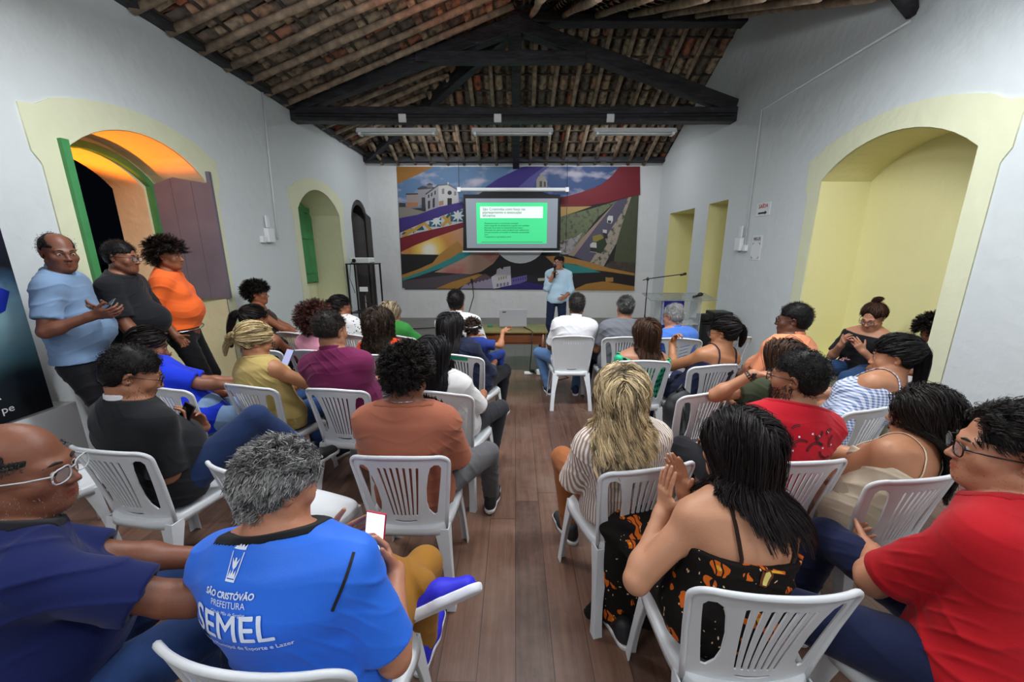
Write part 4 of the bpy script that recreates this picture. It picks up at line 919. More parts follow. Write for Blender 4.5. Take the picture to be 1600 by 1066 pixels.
def make_hair(name,parent,c,M,s,style,cols,length=.03,dens=1.0,thick=.0011,curl=0.,curlf=60,seed=1,front=.075,part=0,bald=0,vol=.006,coll=(),tie=None,h=.006,frontdrop=0,nape=-.062,steps=None,child=14,ng=None,flow=None,streak=0):
    """c,M,s: head frame. One mesh: a close shell over the scalp plus combed locks"""
    rs=np.random.RandomState(seed); c=np.asarray(c,float)
    def scalp(q):   # q in head coordinates
        x,y,z=q[...,0],q[...,1],q[...,2]
        lim=np.where(z>.03, front-np.maximum(0,z-.075)*.2, front-.06-(.03-z)*.7)
        ok=(y<lim)&(z>nape+np.maximum(0,y+.02)*.55)
        ok&=~((y>-.03)&(z<.012))
        if bald: ok&=~((np.hypot(x,(y-.03)*.8)<bald)&(z>.055))
        if bald>.06: ok&=~((z>.042)&(y>-.075))
        return ok
    # shell
    g=G((-.13,-.15,-.12),(.13,.13,.16),h/s if h/s>.004 else .004)
    g.ell((0,-.015,.035),(.076+vol*.7,.096+vol*.7,.087+vol),None,0)
    g.ell((0,-.03,-.02),(.066+vol*.5,.07+vol*.5,.05),None,.03)
    x,y,z=g.ax[0][:,None,None]+0*g.D,g.ax[1][None,:,None]+0*g.D,g.ax[2][None,None,:]+0*g.D
    ly=np.where(z>.03,front-np.maximum(0,z-.075)*.2,front-.06-(.03-z)*.7)
    g.D=np.maximum(g.D,(y-ly).astype(F32)); g.D=np.maximum(g.D,((nape+np.maximum(0,y+.02)*.55)-z).astype(F32))
    g.D=np.maximum(g.D,-np.maximum(np.maximum(-.03-y,z-.012),np.abs(z)*0-.01).astype(F32))
    if bald: g.D=np.maximum(g.D,-np.maximum(np.hypot(x,(y-.03)*.8)-bald,.05-z).astype(F32))
    if style=='afro': g.disp(lambda X,Y,Z: np.sin(X*150)*np.sin(Y*140+1)*np.sin(Z*130+2),.004)
    V,Q=g.mesh(); V=(V*s)@M.T+c
    tint=np.zeros(len(V))+.05
    # guides
    if h>.0056: child=max(6,int(child*.5)); thick=thick*1.35
    else: child=int(child*.85); thick*=1.08
    ng=ng or int(170*dens); u=rs.rand(ng*12)*2*PI; zz=rs.rand(ng*12)*2-1; rr=np.sqrt(1-zz*zz)
    D_=np.stack([rr*np.cos(u),rr*np.sin(u),zz],1); q=D_*np.array((.077,.097,.088))+np.array((0,-.015,.035)); q=q[scalp(q)][:ng]; ng=len(q); Nn=(q-np.array((0,-.015,.035)))/np.array((.077,.097,.088))**2; Nn/=np.linalg.norm(Nn,axis=1,keepdims=True)
    k=steps or (5 if length<.05 else 7 if length<.09 else 12); step=length/(k-1)
    lenv=length*(.8+.4*rs.rand(ng))
    Mi=M.T; gdir=Mi@np.array((0,0,-1.))
    if style=='short': lenv=lenv*np.clip(.35+(q[:,2]+.05)/.10,.3,1)
    P=np.zeros((ng,k,3)); P[:,0]=q+Nn*(vol*.8 if style in('afro','short','brush') else 0); d=Nn.copy()*(.2 if style=='short' else .5 if style=='tied' else 1)
    sgn=np.sign(q[:,0]-part+1e-4)
    coll_l=[((Mi@(np.asarray(cc)-c))/s,np.asarray(rr_)/s) for cc,rr_ in coll]
    lay=rs.rand(ng)*.012+vol; wild=rs.rand(ng); rsd=rs.randn(ng,3)
    for i in range(1,k):
        p=P[:,i-1]
        nn=(p-np.array((0,-.015,.035)))/np.array((.077,.097,.088))**2; nn/=np.linalg.norm(nn,axis=1,keepdims=True)
        if style=='short': t=np.stack([sgn*.25,np.full(ng,-.5 if flow is None else flow[1]),np.where(p[:,2]>.06,0,-.9)],1)+nn*.05+rsd*.22
        elif style=='brush': t=np.array((.0,.45,.25))+nn*.8
        elif style=='afro': t=nn*1.0+rs.randn(ng,3)*.55+gdir*.15
        elif style=='long':
            top=np.clip((p[:,2]-.04)/.06,0,1)[:,None]
            top=top*(np.abs(p[:,0:1])<.062); t=np.stack([sgn*.9,np.full(ng,-.35),np.zeros(ng)],1)*top+gdir*(1.15-top*.6)+np.stack([-np.sign(p[:,0])*np.clip((np.abs(p[:,0])-.07)*9,0,.6),0*p[:,0],0*p[:,0]],1)
            d=d*np.array((.25,1,1))
            if frontdrop==0: t=t+np.array((0,-.55,0))*(p[:,1:2]>-.02)
        elif style=='tied':
            t=(np.asarray(tie)-p); L=np.linalg.norm(t,axis=1,keepdims=True); t=t/np.maximum(L,.01)
        t=t-nn*np.minimum(0,(t*nn).sum(1))[:,None]*0
        d=d*.35+t*.65; d/=np.maximum(1e-6,np.linalg.norm(d,axis=1,keepdims=True))
        pn=p+d*(lenv/(k-1))[:,None]/s
        if style=='tied':
            L=np.linalg.norm(np.asarray(tie)-p,axis=1); pn=np.where((L<.012)[:,None],p+rs.randn(ng,3)*.0008,pn)
        if style!='afro':
            for cc,ra in [((0,-.015,.035),np.array((.077,.097,.088))),((0,-.01,-.04),np.array((.064,.07,.075)))]+coll_l:
                ra=np.asarray(ra)+(vol*.8+.001+(lay[:,None]-vol)*.22 if style=='short' else vol+(lay[:,None]-vol)*.45 if style=='tied' else lay[:,None]); v=(pn-cc)/ra; L=np.linalg.norm(v,axis=1,keepdims=True); pn=np.where(L<1,np.asarray(cc)+v/np.maximum(L,1e-4)*ra,pn)
        P[:,i]=pn
    # children
    cr=.007 if style in('long','tied') else .006; m=child; off=rs.randn(ng,m,1,3)*cr*np.linspace(1.0,.55 if style=='long' else .8,k)[None,None,:,None]
    C=P[:,None]+off
    if curl:
        ph=rs.rand(ng,1,1)*6.28+rs.rand(ng,m,1)*1.2; tt=np.linspace(0,1,k)[None,None,:]*length*curlf*(.8+.4*rs.rand(ng,1,1)); am=curl*np.clip(np.linspace(0,1.6,k),0,1)[None,None,:]
        C=C+np.stack([np.cos(tt+ph)*am,np.sin(tt+ph)*am,np.sin(tt*.9+ph)*am*.5],3)
    C=C.reshape(-1,k,3)
    # keep children out of the skull
    v=(C-np.array((0,-.015,.035)))/np.array((.0755,.0955,.0865)); L=np.linalg.norm(v,axis=2,keepdims=True); C=np.where(L<1,np.array((0,-.015,.035))+v/np.maximum(L,1e-3)*np.array((.0755,.0955,.0865)),C)
    W=(C*s)@M.T+c
    rad=thick*1.35*(.7+.6*rs.rand(len(W)))
    V2,Q2=ribbons(W,rad,c,rs); t2=np.repeat(np.clip(np.repeat(np.where(rs.rand(ng)<.4,rs.rand(ng)*.3,.55+.45*rs.rand(ng)) if streak else rs.rand(ng)**1.2*.8,m)+(rs.rand(len(W))-.3)*.3,0,1),k*2)
    VV=np.concatenate([V,V2]); QQ=np.concatenate([Q,Q2+len(V)]) if len(V) else Q2
    return npmesh(name,VV,QQ,hairmat(*cols),parent,attr={'tint':np.concatenate([tint,t2])})
def hair_tail(name,parent,pts,r0,r1,cols,n=500,thick=.0012,seed=1,curl=0,wav=0):
    """ponytail or bun lock: bundle of strands along a centre line"""
    rs=np.random.RandomState(seed); pts=np.array(pts,float); k=14; t=np.linspace(0,len(pts)-1,k); i=np.clip(t.astype(int),0,len(pts)-2); f=(t-i)[:,None]; C=pts[i]*(1-f)+pts[i+1]*f
    for _ in range(2): C[1:-1]=(C[:-2]+C[1:-1]*2+C[2:])/4
    o=rs.randn(n,3); o/=np.linalg.norm(o,axis=1,keepdims=True); o*=rs.rand(n,1)**.4
    prof=np.interp(np.linspace(0,1,k),(0,.12,.5,.85,1),(r0*.5,r0,(r0+r1)/2*1.1,r1,r1*.5))
    P=C[None]+o[:,None]*prof[None,:,None]
    if curl: 
        ph=rs.rand(n,1)*6.28; tt=np.linspace(0,18,k)[None]; P=P+np.stack([np.cos(tt+ph),np.sin(tt+ph),0*tt+0*ph],2)*curl
    if wav:
        tt=np.linspace(0,11,k)[None]; ph=np.floor(rs.rand(n,1)*5)*1.3; P=P+np.stack([np.sin(tt+ph),np.cos(tt+ph)*.4,0*tt+0*ph],2)*wav
    P=P+rs.randn(n,1,3)*.002
    V,Q=strands(P,thick*(.7+.6*rs.rand(n))); return npmesh(name,V,Q,hairmat(*cols),parent,attr={'tint':np.repeat(np.clip(rs.rand(n),0,1),k*3)})
# ---------------------------------------------------------------- chair
Mchair=mat('chair_plastic','#d3d6d9',.38,spec=.45,bump=.02,bscale=200,var=.03)
def make_chair_meshes():
    """white monobloc chair facing +Y, origin on the floor under the seat centre"""
    out={}
    def backmap(v):
        x,z=v.x,v.y; t=max(0,(z-.42)/.44); y=-.185-.075*t-.03*t*t+ (x*x)*(1.0+.25*t)*.9 - v.z
        return Vector((x,y,z))
    def bend(me):
        bm=bmesh.new(); bm.from_mesh(me)
        for zc in np.arange(.40,.87,.035): bmesh.ops.bisect_plane(bm,geom=bm.verts[:]+bm.edges[:]+bm.faces[:],plane_co=(0,zc,0),plane_no=(0,1,0))
        for xc in np.arange(-.21,.22,.035): bmesh.ops.bisect_plane(bm,geom=bm.verts[:]+bm.edges[:]+bm.faces[:],plane_co=(xc,0,0),plane_no=(1,0,0))
        for v in bm.verts: v.co=backmap(v.co)
        bmesh.ops.recalc_face_normals(bm,faces=bm.faces); m2=bpy.data.meshes.new('backrest'); bm.to_mesh(m2); bm.free(); m2.materials.append(Mchair); return m2
    outer=[(-.185,.40),(-.195,.50),(-.212,.66),(-.224,.78)]
    for i in range(9):
        a=PI-(PI/2)*i/8; outer.append((-.165+.060*math.cos(a),.795+.050*math.sin(a)))
    for i in range(1,12): x=-.165+.33*i/12; outer.append((x,.845+.018*math.cos(x/.165*PI/2)))
    outer+= [(-x,z) for x,z in outer[:4+9][::-1]]
    def mirror(p): return [(-x,z) for x,z in p][::-1]
    leaf=[(-.150,.50),(-.166,.60),(-.184,.72),(-.191,.775),(-.182,.795),(-.162,.800),(-.142,.785),(-.128,.74),(-.113,.66),(-.107,.58),(-.114,.53),(-.134,.495)]
    def slot(x0,z0,x1,z1,w0,w1):
        return [(x0-w0,z0),(x0,z0-w0*.8),(x0+w0,z0),(x1+w1,z1),(x1,z1+w1*.8),(x1-w1,z1)]
    slots=[slot(i*.0185,.500,i*.0292,.800-abs(i)*.003,.0050,.0078) for i in range(-3,4)]
    low=[(-.055,.462),(-.02,.455),(.02,.455),(.055,.462),(.05,.472),(.02,.468),(-.02,.468),(-.05,.472)]
    out['slatted']=bend(holes_mesh(outer,[leaf,mirror(leaf)]+slots+[low],.0022,.0013))
    chev=[]
    for i in range(7):
        z=.52+i*.038
        for sg in (-1,1): chev.append([(sg*.010,z),(sg*.010,z+.012),(sg*(.075+i*.005),z+.046),(sg*(.075+i*.005),z+.034)][::(1 if sg>0 else -1)])
    out['chevron']=bend(holes_mesh(outer,[leaf,mirror(leaf)]+chev,.0022,.0013))
    closed=bend(holes_mesh(outer,[low],.004,.0018)); out['closed']=closed
    # rolled rim along the edge of the back
    b=MB(); pts=[backmap(Vector((x,z,0)))+Vector((0,-.004,0)) for x,z in outer]; b.tube(pts,.0095,8); out['rim']=('rim',b)
    # seat
    n=22; V=[];F=[]
    def seatpt(u,v,low=0):
        # u,v in [-1,1] -> superellipse disc
        r=max(abs(u),abs(v)); 
        if r<1e-6: return (0,.0,.432)
        a=math.atan2(v,u); ca,sa=math.cos(a),math.sin(a); e=(abs(ca)**4+abs(sa)**4)**-.25
        x=r*e*ca*.212; y=r*e*sa*.215; y+=.005; x*=1+.06*(y/.2)
        z=.438-.012*(1-r*r)+ (-.012*max(0,(y-.13)/.085)**2 if y>.13 else 0)
        return (x,y,z)
    for i in range(n+1):
        for j in range(n+1): V.append(seatpt(-1+2*i/n,-1+2*j/n))
    for i in range(n):
        for j in range(n): F.append((i*(n+1)+j,(i+1)*(n+1)+j,(i+1)*(n+1)+j+1,i*(n+1)+j+1))
    ring=[i*(n+1) for i in range(n+1)]+[n*(n+1)+j for j in range(1,n+1)]+[i*(n+1)+n for i in range(n-1,-1,-1)]+[j for j in range(n-1,0,-1)]
    prev=ring
    for dz,ex in ((-.010,1.02),(-.03,1.035),(-.062,1.04)):
        nb=len(V)
        for r_ in ring:
            x,y,z=V[r_]; arch=max(0,1-abs(x/.21)**3) if abs(y)>.19 else max(0,1-abs(y/.2)**3)
            V.append((x*ex,y*ex,z+dz*(1-.35*arch)))
        cur=list(range(nb,nb+len(ring)))
        for k in range(len(ring)): F.append((prev[k],prev[(k+1)%len(ring)],cur[(k+1)%len(ring)],cur[k]))
        prev=cur
    me=bpy.data.meshes.new('seat'); me.from_pydata(V,[],F); bm=bmesh.new(); bm.from_mesh(me); bmesh.ops.recalc_face_normals(bm,faces=bm.faces)
    bmesh.ops.solidify(bm,geom=bm.faces[:],thickness=.005); bm.to_mesh(me); bm.free(); me.materials.append(Mchair); me.polygons.foreach_set('use_smooth',[True]*len(me.polygons)); out['seat']=me
    # legs: L sections, outer corner outwards
    def leg(sx,sy):
        top=Vector((sx*.203,sy*.196+.005,.415)); bot=Vector((sx*.235,sy*(.235 if sy>0 else .265),0))
        bm=bmesh.new(); rings=[]
        for i in range(9):
            t=i/8; c=top.lerp(bot,t); w=.030*(1-t)**1.6+.044-.01*math.sin(PI*t); d=w*.95; th=.006
            prof=[(0,0),(-w,0),(-w,-th),(-th*1.2,-th),(-th*1.2,-d),(0,-d)]
            rings.append([bm.verts.new((c.x+sx*px,c.y+sy*py,c.z)) for px,py in prof])
        for r0,r1 in zip(rings,rings[1:]):
            for k in range(6): bm.faces.new((r0[k],r0[(k+1)%6],r1[(k+1)%6],r1[k]))
        bm.faces.new(rings[0]); bm.faces.new(rings[-1])
        bmesh.ops.recalc_face_normals(bm,faces=bm.faces); bmesh.ops.bevel(bm,geom=[e for e in bm.edges],offset=.0015,segments=1,affect='EDGES')
        m=bpy.data.meshes.new('leg'); bm.to_mesh(m); bm.free(); m.materials.append(Mchair); return m
    out['legs']=[leg(sx,sy) for sx in (-1,1) for sy in (-1,1)]
    return out
CHM=make_chair_meshes()
bmr=MB()
for i_ in range(-4,5):
    bmr.tube([(i_*.026*(.75+.25*t_),-.1785-.075*t_-.03*t_*t_+(i_*.026)**2*.95-.008,.42+.44*t_) for t_ in np.linspace(.2,.84,8)],.0045,6)
bmesh.ops.recalc_face_normals(bmr.bm,faces=bmr.bm.faces); me_=bpy.data.meshes.new('ribs'); bmr.bm.to_mesh(me_); bmr.bm.free(); me_.materials.append(Mchair); CHM['ribs']=me_
b=CHM['rim'][1]; bmesh.ops.recalc_face_normals(b.bm,faces=b.bm.faces); me_=bpy.data.meshes.new('back_rim'); b.bm.to_mesh(me_); b.bm.free(); me_.materials.append(Mchair); CHM['rim']=me_
def chair(rx,ry,yaw,label,style='slatted',group='white plastic chairs of the audience',k=1.0):
    """rx, ry: ground point under the middle of the top rim"""
    a=R(yaw); x=rx-math.sin(a)*.27; y=ry+math.cos(a)*.27
    e=empty('plastic_chair',(x,y,0),a,label,'chair',group)
    e.scale=(k,1,1)
    o=bpy.data.objects.new('backrest',CHM[style]); link(o,e)
    o2=bpy.data.objects.new('back_rim',CHM['rim']); link(o2,o)
    if style=='closed': link(bpy.data.objects.new('ribs',CHM['ribs']),o)
    link(bpy.data.objects.new('seat',CHM['seat']),e)
    for m in CHM['legs']: link(bpy.data.objects.new('leg',m),e)
    return e,(x,y,a)
# ---------------------------------------------------------------- shoes
def shoe_meshes():
    g=G((-.07,-.11,-.01),(.07,.22,.14),.006)
    g.ecap((0,-.045,.045),(0,.06,.045),(1,0,0),.034,.040,.040,.038,.03); g.ecap((0,.06,.04),(0,.15,.035),(1,0,0),.042,.036,.038,.026,.03); g.cap((0,-.045,.05),(0,-.04,.085),.034,.036,.02); g.plane((0,0,.022),(0,0,-1))
    U=g.mesh()
    g=G((-.07,-.11,-.01),(.07,.22,.06),.005)
    g.ecap((0,-.05,.02),(0,.06,.02),(1,0,0),.036,.045,.040,.045,.02); g.ecap((0,.06,.02),(0,.155,.02),(1,0,0),.044,.045,.038,.040,.02); g.plane((0,0,.0),(0,0,-1)); g.plane((0,0,.026),(0,0,1))
    return U,g.mesh()
SHOE=shoe_meshes()
def shoe(parent,ankle,toe,up,upcol,solecol,s=1.0):
    """a shoe as upper plus sole, from the ankle along toe direction"""
    y=nrm(toe); x=nrm(np.cross(y,up)); z=np.cross(x,y); M=np.stack([x,y,z],1); o=np.asarray(ankle)-z*.085*s+y*.0
    (V,Q),(V2,Q2)=SHOE
    u=npmesh('shoe',(V*s)@M.T+o,Q,mat('shoe_'+upcol,upcol,.6,bump=.1),parent)
    npmesh('sole',(V2*s)@M.T+o,Q2,mat('sole_'+solecol,solecol,.6),u); return u
# ---------------------------------------------------------------- person
GEYE=None
def eyeparts(root,c,M,s,iris='#2a1a12',brow='#1c1512',glasses=None,lens=.12):
    W=lambda x,y,z: c+M@(np.array((x,y,z))*s)
    for q in (-1,1):
        b=MB(); b.sphere(W(q*.0315,.0765,-.003),.0122*s,14,10); o=b.build('eye',mat('eye_white','#b3aca6',.45),root)
        MB().sphere(W(q*.0312,.0842,-.0032),.0066*s,10,8).build('iris',mat('iris_'+iris,iris,.3),o)
        MB().tube([W(q*.014,.0925,.019),W(q*.028,.0905,.0245),W(q*.047,.076,.018)],[.0032*s,.0036*s,.0018*s],6).build('eyebrow',mat('brow_'+brow,brow,.8),root)
    if glasses:
        Mg=mat('glasses_'+glasses,glasses,.3); g=MB()
        for q in (-1,1):
            pts=[]
            for i in range(17):
                a=2*PI*i/16; ca,sa=math.cos(a),math.sin(a); e=(abs(ca)**3.2+abs(sa)**3.2)**(-1/3.2)
                pts.append(W(q*.0335+e*ca*.0255,.104-abs(e*ca*q*.0255+.0)*.05-(e*ca*q>0)*e*abs(ca)*.004,-.005+e*sa*.0185))
            g.tube(pts,.0019*s,6)
            g.tube([W(q*.059,.098,.004),W(q*.074,.06,.004),W(q*.083,-.01,.004),W(q*.082,-.025,-.012)],.0020*s,6)
        g.tube([W(-.009,.103,0),W(0,.106,.002),W(.009,.103,0)],.0018*s,6)
        o=g.build('glasses',Mg,root)
        for q in (-1,1):
            MB().prism([(.024*math.cos(i*PI/6),.0175*math.sin(i*PI/6)) for i in range(12)],framemat(W(q*.0335,.103,-.005),M[:,0],M[:,2]),.0006).build('lens',mat('lens_glass','#cfd6da',.02,alpha=lens,spec=.8),o)
def stubble(name,parent,V,c,M,s,region,cols,n,length,thick,seed=2,lift=.5):
    q=((V-c)@M)/s; idx=np.where(region(q[:,0],q[:,1],q[:,2]))[0]
    if len(idx)<5: return None
    rs=np.random.RandomState(seed); i=rs.choice(idx,n); p=q[i]+rs.randn(n,3)*.0018; nn=p-np.array((0,.0,-.02)); nn/=np.linalg.norm(nn,axis=1,keepdims=True)
    d=nn*lift+np.array((0,0,-1))*(1-lift)+rs.randn(n,3)*.2; P=p[:,None]+d[:,None]*np.linspace(-.1,1,4)[None,:,None]*(length*(.6+.6*rs.rand(n)))[:,None,None]
    W=(P*s)@M.T+c; Vv,Qq=strands(W,thick); return npmesh(name,Vv,Qq,hairmat(*cols),parent,attr={'tint':np.repeat(rs.rand(n),12)})
PEOPLE={}; PLOG=[]
def person(key,label,x,y,yaw,head,armsw=None,legsw=None,hy=0,hp=0,hr=0,s=1.0,hs=None,h=.007,fem=0,g=1.0,belly=0,twist=0,pz=.535,stand=0,skin_='#8a5a3c',
           shirt=None,shirtmat=None,sleeve=.72,neck='crew',collar=None,pants='#1d2a48',pantsmat=None,legs=None,arms=None,shoes=('#222226','#e0e0e0'),
           hair=None,glasses=None,beard=None,face=1,eyes=True,sw=None,fold=.0028,hem=None,skirt=None,bulge=-.015,straps=None,backline=.10,armr=1.0,poleR=None,poleL=None,lap=None,legk=1.0,elbows=None,hipw=1.0,chestw=1.0,extra=None,group='seated audience',browc='#1c1512',fat=0):
    h=h*1.07 if h<.006 else h*1.15
    t0=time.time(); a=R(yaw); ca,sa=math.cos(a),math.sin(a); hs=hs or s*1.03
    root=empty('person',(x,y,0),a,label,'person',group)
    Lc=lambda w: np.array(((w[0]-x)*ca+(w[1]-y)*sa,-(w[0]-x)*sa+(w[1]-y)*ca,w[2]))
    Hc=Lc(head); Mh=rotm(R(hy),R(hp),R(hr))
    P0=np.array((0,0,pz)); Sb=Hc+Mh@np.array((0,-.022,-.055))*hs; Nk=Sb*1.0+nrm(P0-Sb)*.098*s+np.array((0,-.012,0))
    sp=nrm(Nk-P0); L=np.linalg.norm(Nk-P0); rt=np.array((math.cos(R(twist)),math.sin(R(twist)),0)); rt=nrm(rt-sp*(rt@sp)*.6); fw=nrm(np.cross(sp,rt)); fw=fw if fw[1]>-.2 else -fw
    fwd=np.cross(np.array((0,0,1.)),rt)
    r0=np.array((1.,0,0))
    Wt=P0+(Nk-P0)*.36+fwd*bulge*.6; Ct=P0+(Nk-P0)*.70+fwd*bulge; Uc=P0+(Nk-P0)*.88+fwd*bulge*.5
    sw=(sw or (.150 if fem else .172))*s; drop=.052*s
    SR=Nk+rt*sw-sp*drop-np.array((0,0,.012)); SL=Nk-rt*sw-sp*drop-np.array((0,0,.012))
    g_=g*s; fm=fem
    secs=[(P0,.165*hipw,.118),(Wt,(.132 if fm else .148),.100),(Ct,(.145 if fm else .166)*chestw,.108),(Uc,(.135 if fm else .155)*chestw,.090)]
    ua,fa=.285*s,.245*s
    ar=dict(R=((.12,.28,.66),(-.35,.9,-.3),(0,0,-1),.45),L=((-.12,.28,.66),(.35,.9,-.3),(0,0,-1),.45))
    if stand: ar=dict(R=((.25,.05,.80),(0,.1,-1),(-1,0,0),.5),L=((-.25,.05,.80),(0,.1,-1),(1,0,0),.5))
    if arms: ar.update(arms)
    Rw=np.array(((ca,sa,0),(-sa,ca,0),(0,0,1)))
    if armsw:
        for k_,v_ in armsw.items(): ar[k_]=(Lc(v_[0]),Rw@np.array(v_[1],float),Rw@np.array(v_[2],float))+tuple(v_[3:])
    A={}
    for k,S_,sgn,pl in (('R',SR,1,poleR),('L',SL,-1,poleL)):
        w=np.array(ar[k][0],float)
        E,w2=ik(S_,w,ua,fa,pl if pl is not None else (sgn*.55,-.5,-.9))
        if elbows and k in elbows: E=Lc(elbows[k]); w2=w
        A[k]=(S_,E,w2,ar[k],sgn)
    tl,sl=.425*s*legk,.42*s*legk
    lg=dict(R=((.13,.40,.085),(.2,.5,1.5)),L=((-.13,.40,.085),(-.2,.5,1.5)))
    if stand: lg=dict(R=((.11,0,.085),(.1,1,0)),L=((-.11,0,.085),(-.1,1,0))); tl=sl=(pz-.09)/2*1.02
    if legs: lg.update(legs)
    if legsw:
        for k_,v_ in legsw.items(): lg[k_]=(Lc(v_[0]),)+tuple(Rw@np.array(d_,float) for d_ in v_[1:])
    Lg={}
    for k,sgn in (('R',1),('L',-1)):
        hip=P0+np.array((sgn*.092*hipw*s,.01,-.005 if not stand else -.03)); K,an=ik(hip,lg[k][0],tl,sl,lg[k][1]); Lg[k]=(hip,K,an,lg[k])
    def torso(gr,inf,gg,k=.05,arms=True):
        for (p,a0,b0),(q,a1,b1) in zip(secs,secs[1:]):
            gr.ecap(p,q,rt,a0*gg+inf,b0*gg+inf,a1*gg+inf,b1*gg+inf,k)
        gr.ecap(Nk-rt*.0-sp*.03,Uc,rt,.10*s+inf,.060*s+inf,.15*chestw*gg+inf,.085*gg+inf,k)
        for S_ in (SR,SL):
            if not arms:
                if neck not in('strap','wide'): gr.cap(Nk+sp*.012,Nk+(S_-Nk)*.70,.048*s+inf,.046*s+inf,.05)
                continue
            gr.cap(Nk+sp*.012,S_,.048*s+inf,.046*s*armr+inf,.06)
            gr.cap(S_,S_-sp*.06+(Uc-S_)*.15,.052*s*armr+inf,.050*s+inf,.05)
        if belly: gr.ell(Wt+fwd*.06*g_+np.array((0,0,.02)),np.array((.155*gg,.11*gg+belly,.15))+inf,np.stack([rt,fwd,np.array((0,0,1.))],1),.06)
        if fem:
            for q in (-1,1): gr.ell(Ct+rt*q*.07*g_+fwd*.085*gg+np.array((0,0,-.005)),np.array((.06,.055,.06))*s*gg+inf,None,.04)
        # shoulder blades and spine give the back some form
    def upper(gr,k,inf,t=1.0,kk=.03,rr=1.0):
        S_,E,w,_,sg=A[k]; e=S_+(E-S_)*min(1,t); gr.cap(S_,e,.050*s*armr*rr+inf,(.050+(.040-.050)*min(1,t))*s*armr*rr+inf,kk)
        if t>1: f=E+(w-E)*(t-1); gr.cap(E,f,.040*s*armr+inf,(.040-.012*(t-1))*s*armr+inf,.02)
    pts=[Hc+np.array((0,0,.14)),Hc-np.array((0,0,.13)),P0]+[v for k in A for v in A[k][:3]]
    hand=[A[k][2]+nrm(np.array(A[k][3][1]))*.19*s for k in A]
    al=np.array(pts+hand); lo=al.min(0)-.13; hi=al.max(0)+.12
    lo=np.minimum(lo,P0-.22*g_-np.array((0,belly,0))); hi=np.maximum(hi,P0+np.array((.22,.24+belly,.1))*g_); hi[1]=max(hi[1],Ct[1]+.24+belly)
    # ---- skin
    gr=G(lo,hi,h); torso(gr,-.004,g_); gr.blur(max(1,int(round(.010/h))),2)
    for k in ('R','L'):
        upper(gr,k,0,2.0); S_,E,w,arr,sg=A[k]; gr.ell(E+(w-E)*.22,(.043*s*armr,.043*s*armr,.043*s*armr),None,.03)
        gr.cap(w-(w-E)*.08,w,.027*s*armr,.026*s*armr,.02)
    gr.cap(Nk-sp*.02,Sb,(.050 if fm else .058)*s,(.048 if fm else .056)*s,.03)
    head_prims(gr,Hc,Mh,hs,fem,fat)
    for k in ('R','L'):
        arr=A[k][3]; hand_prims(gr,A[k][2],arr[1],arr[2],A[k][4],s*(.92 if fm else 1.0),arr[3],spread=(arr[4] if len(arr)>4 else .3),thumb=(arr[5] if len(arr)>5 else .4))
    V,Q=gr.mesh(); q=((V-Hc)@Mh)/hs
    lip=np.exp(-((q[:,0]/.020)**4)-((q[:,2]+.068)/.0095)**2)*(q[:,1]>.078)
    body=npmesh('body',V,Q,skin(skin_),root,attr={'lip':np.clip(lip*1.2,0,1)})
    info=dict(root=root,body=body,V=V,Hc=Hc,Mh=Mh,hs=hs,s=s,Nk=Nk,Sb=Sb,SR=SR,SL=SL,A=A,P0=P0,Ct=Ct,Uc=Uc,Wt=Wt,rt=rt,fwd=fwd,sp=sp,Lc=Lc,yaw=a,pos=(x,y),legs=Lg,h=h)
    # ---- top
    rs=np.random.RandomState(abs(hash(label))%1000 if False else len(label)*7+int(x*100)%50+50)
    ph=rs.rand(8)*6.28
    def folds(X,Y,Z):
        w1=np.sin(X*7+ph[0])+np.sin(Y*9+ph[1]); w2=np.sin(Z*11+ph[2]+X*5)
        a1=1-np.abs(np.sin(Z*36+w1*1.7+np.sin(X*19+Z*8)*.7+ph[3])); a2=1-np.abs(np.sin((X*.8+Y*.5+Z*.75)*44+w2*2.1+ph[5]))
        m1=np.clip(np.sin(X*9+Z*7+ph[4]),0,1); m2=np.clip(np.sin(Y*10-Z*12+X*6+ph[6]),0,1)
        return -(a1**3*(.35+m1)*1.5+a2**3*m2*1.6)+.5*np.sin(Z*62+w1*3)*m2
    if shirt:
        m=shirtmat or cloth('cloth_'+shirt,shirt); gr=G(lo,hi,h); inf=.012
        torso(gr,inf,g_,arms=sleeve>0); gr.blur(max(1,int(round(.010/h))),2)
        hz=P0-np.array((0,0,.07)) if hem is None else P0+np.array((0,0,hem))
        gr.ecap(P0-np.array((0,0,.04)),P0,rt,.165*hipw*g_+inf,.118*g_+inf,.165*hipw*g_+inf,.118*g_+inf,.03)
        if neck in('crew','polo','v','none'):
            cutp=Nk+sp*(.040 if neck!='none' else .0)*s; cutn=nrm(nrm(Sb-Nk)*1.0+fwd*.25); gr.plane(cutp,cutn)
        elif neck=='strap': gr.plane(Uc-sp*backline*s+fwd*0,sp+fwd*.10)
        elif neck=='wide': gr.plane(Uc+sp*.010,sp+fwd*.05)
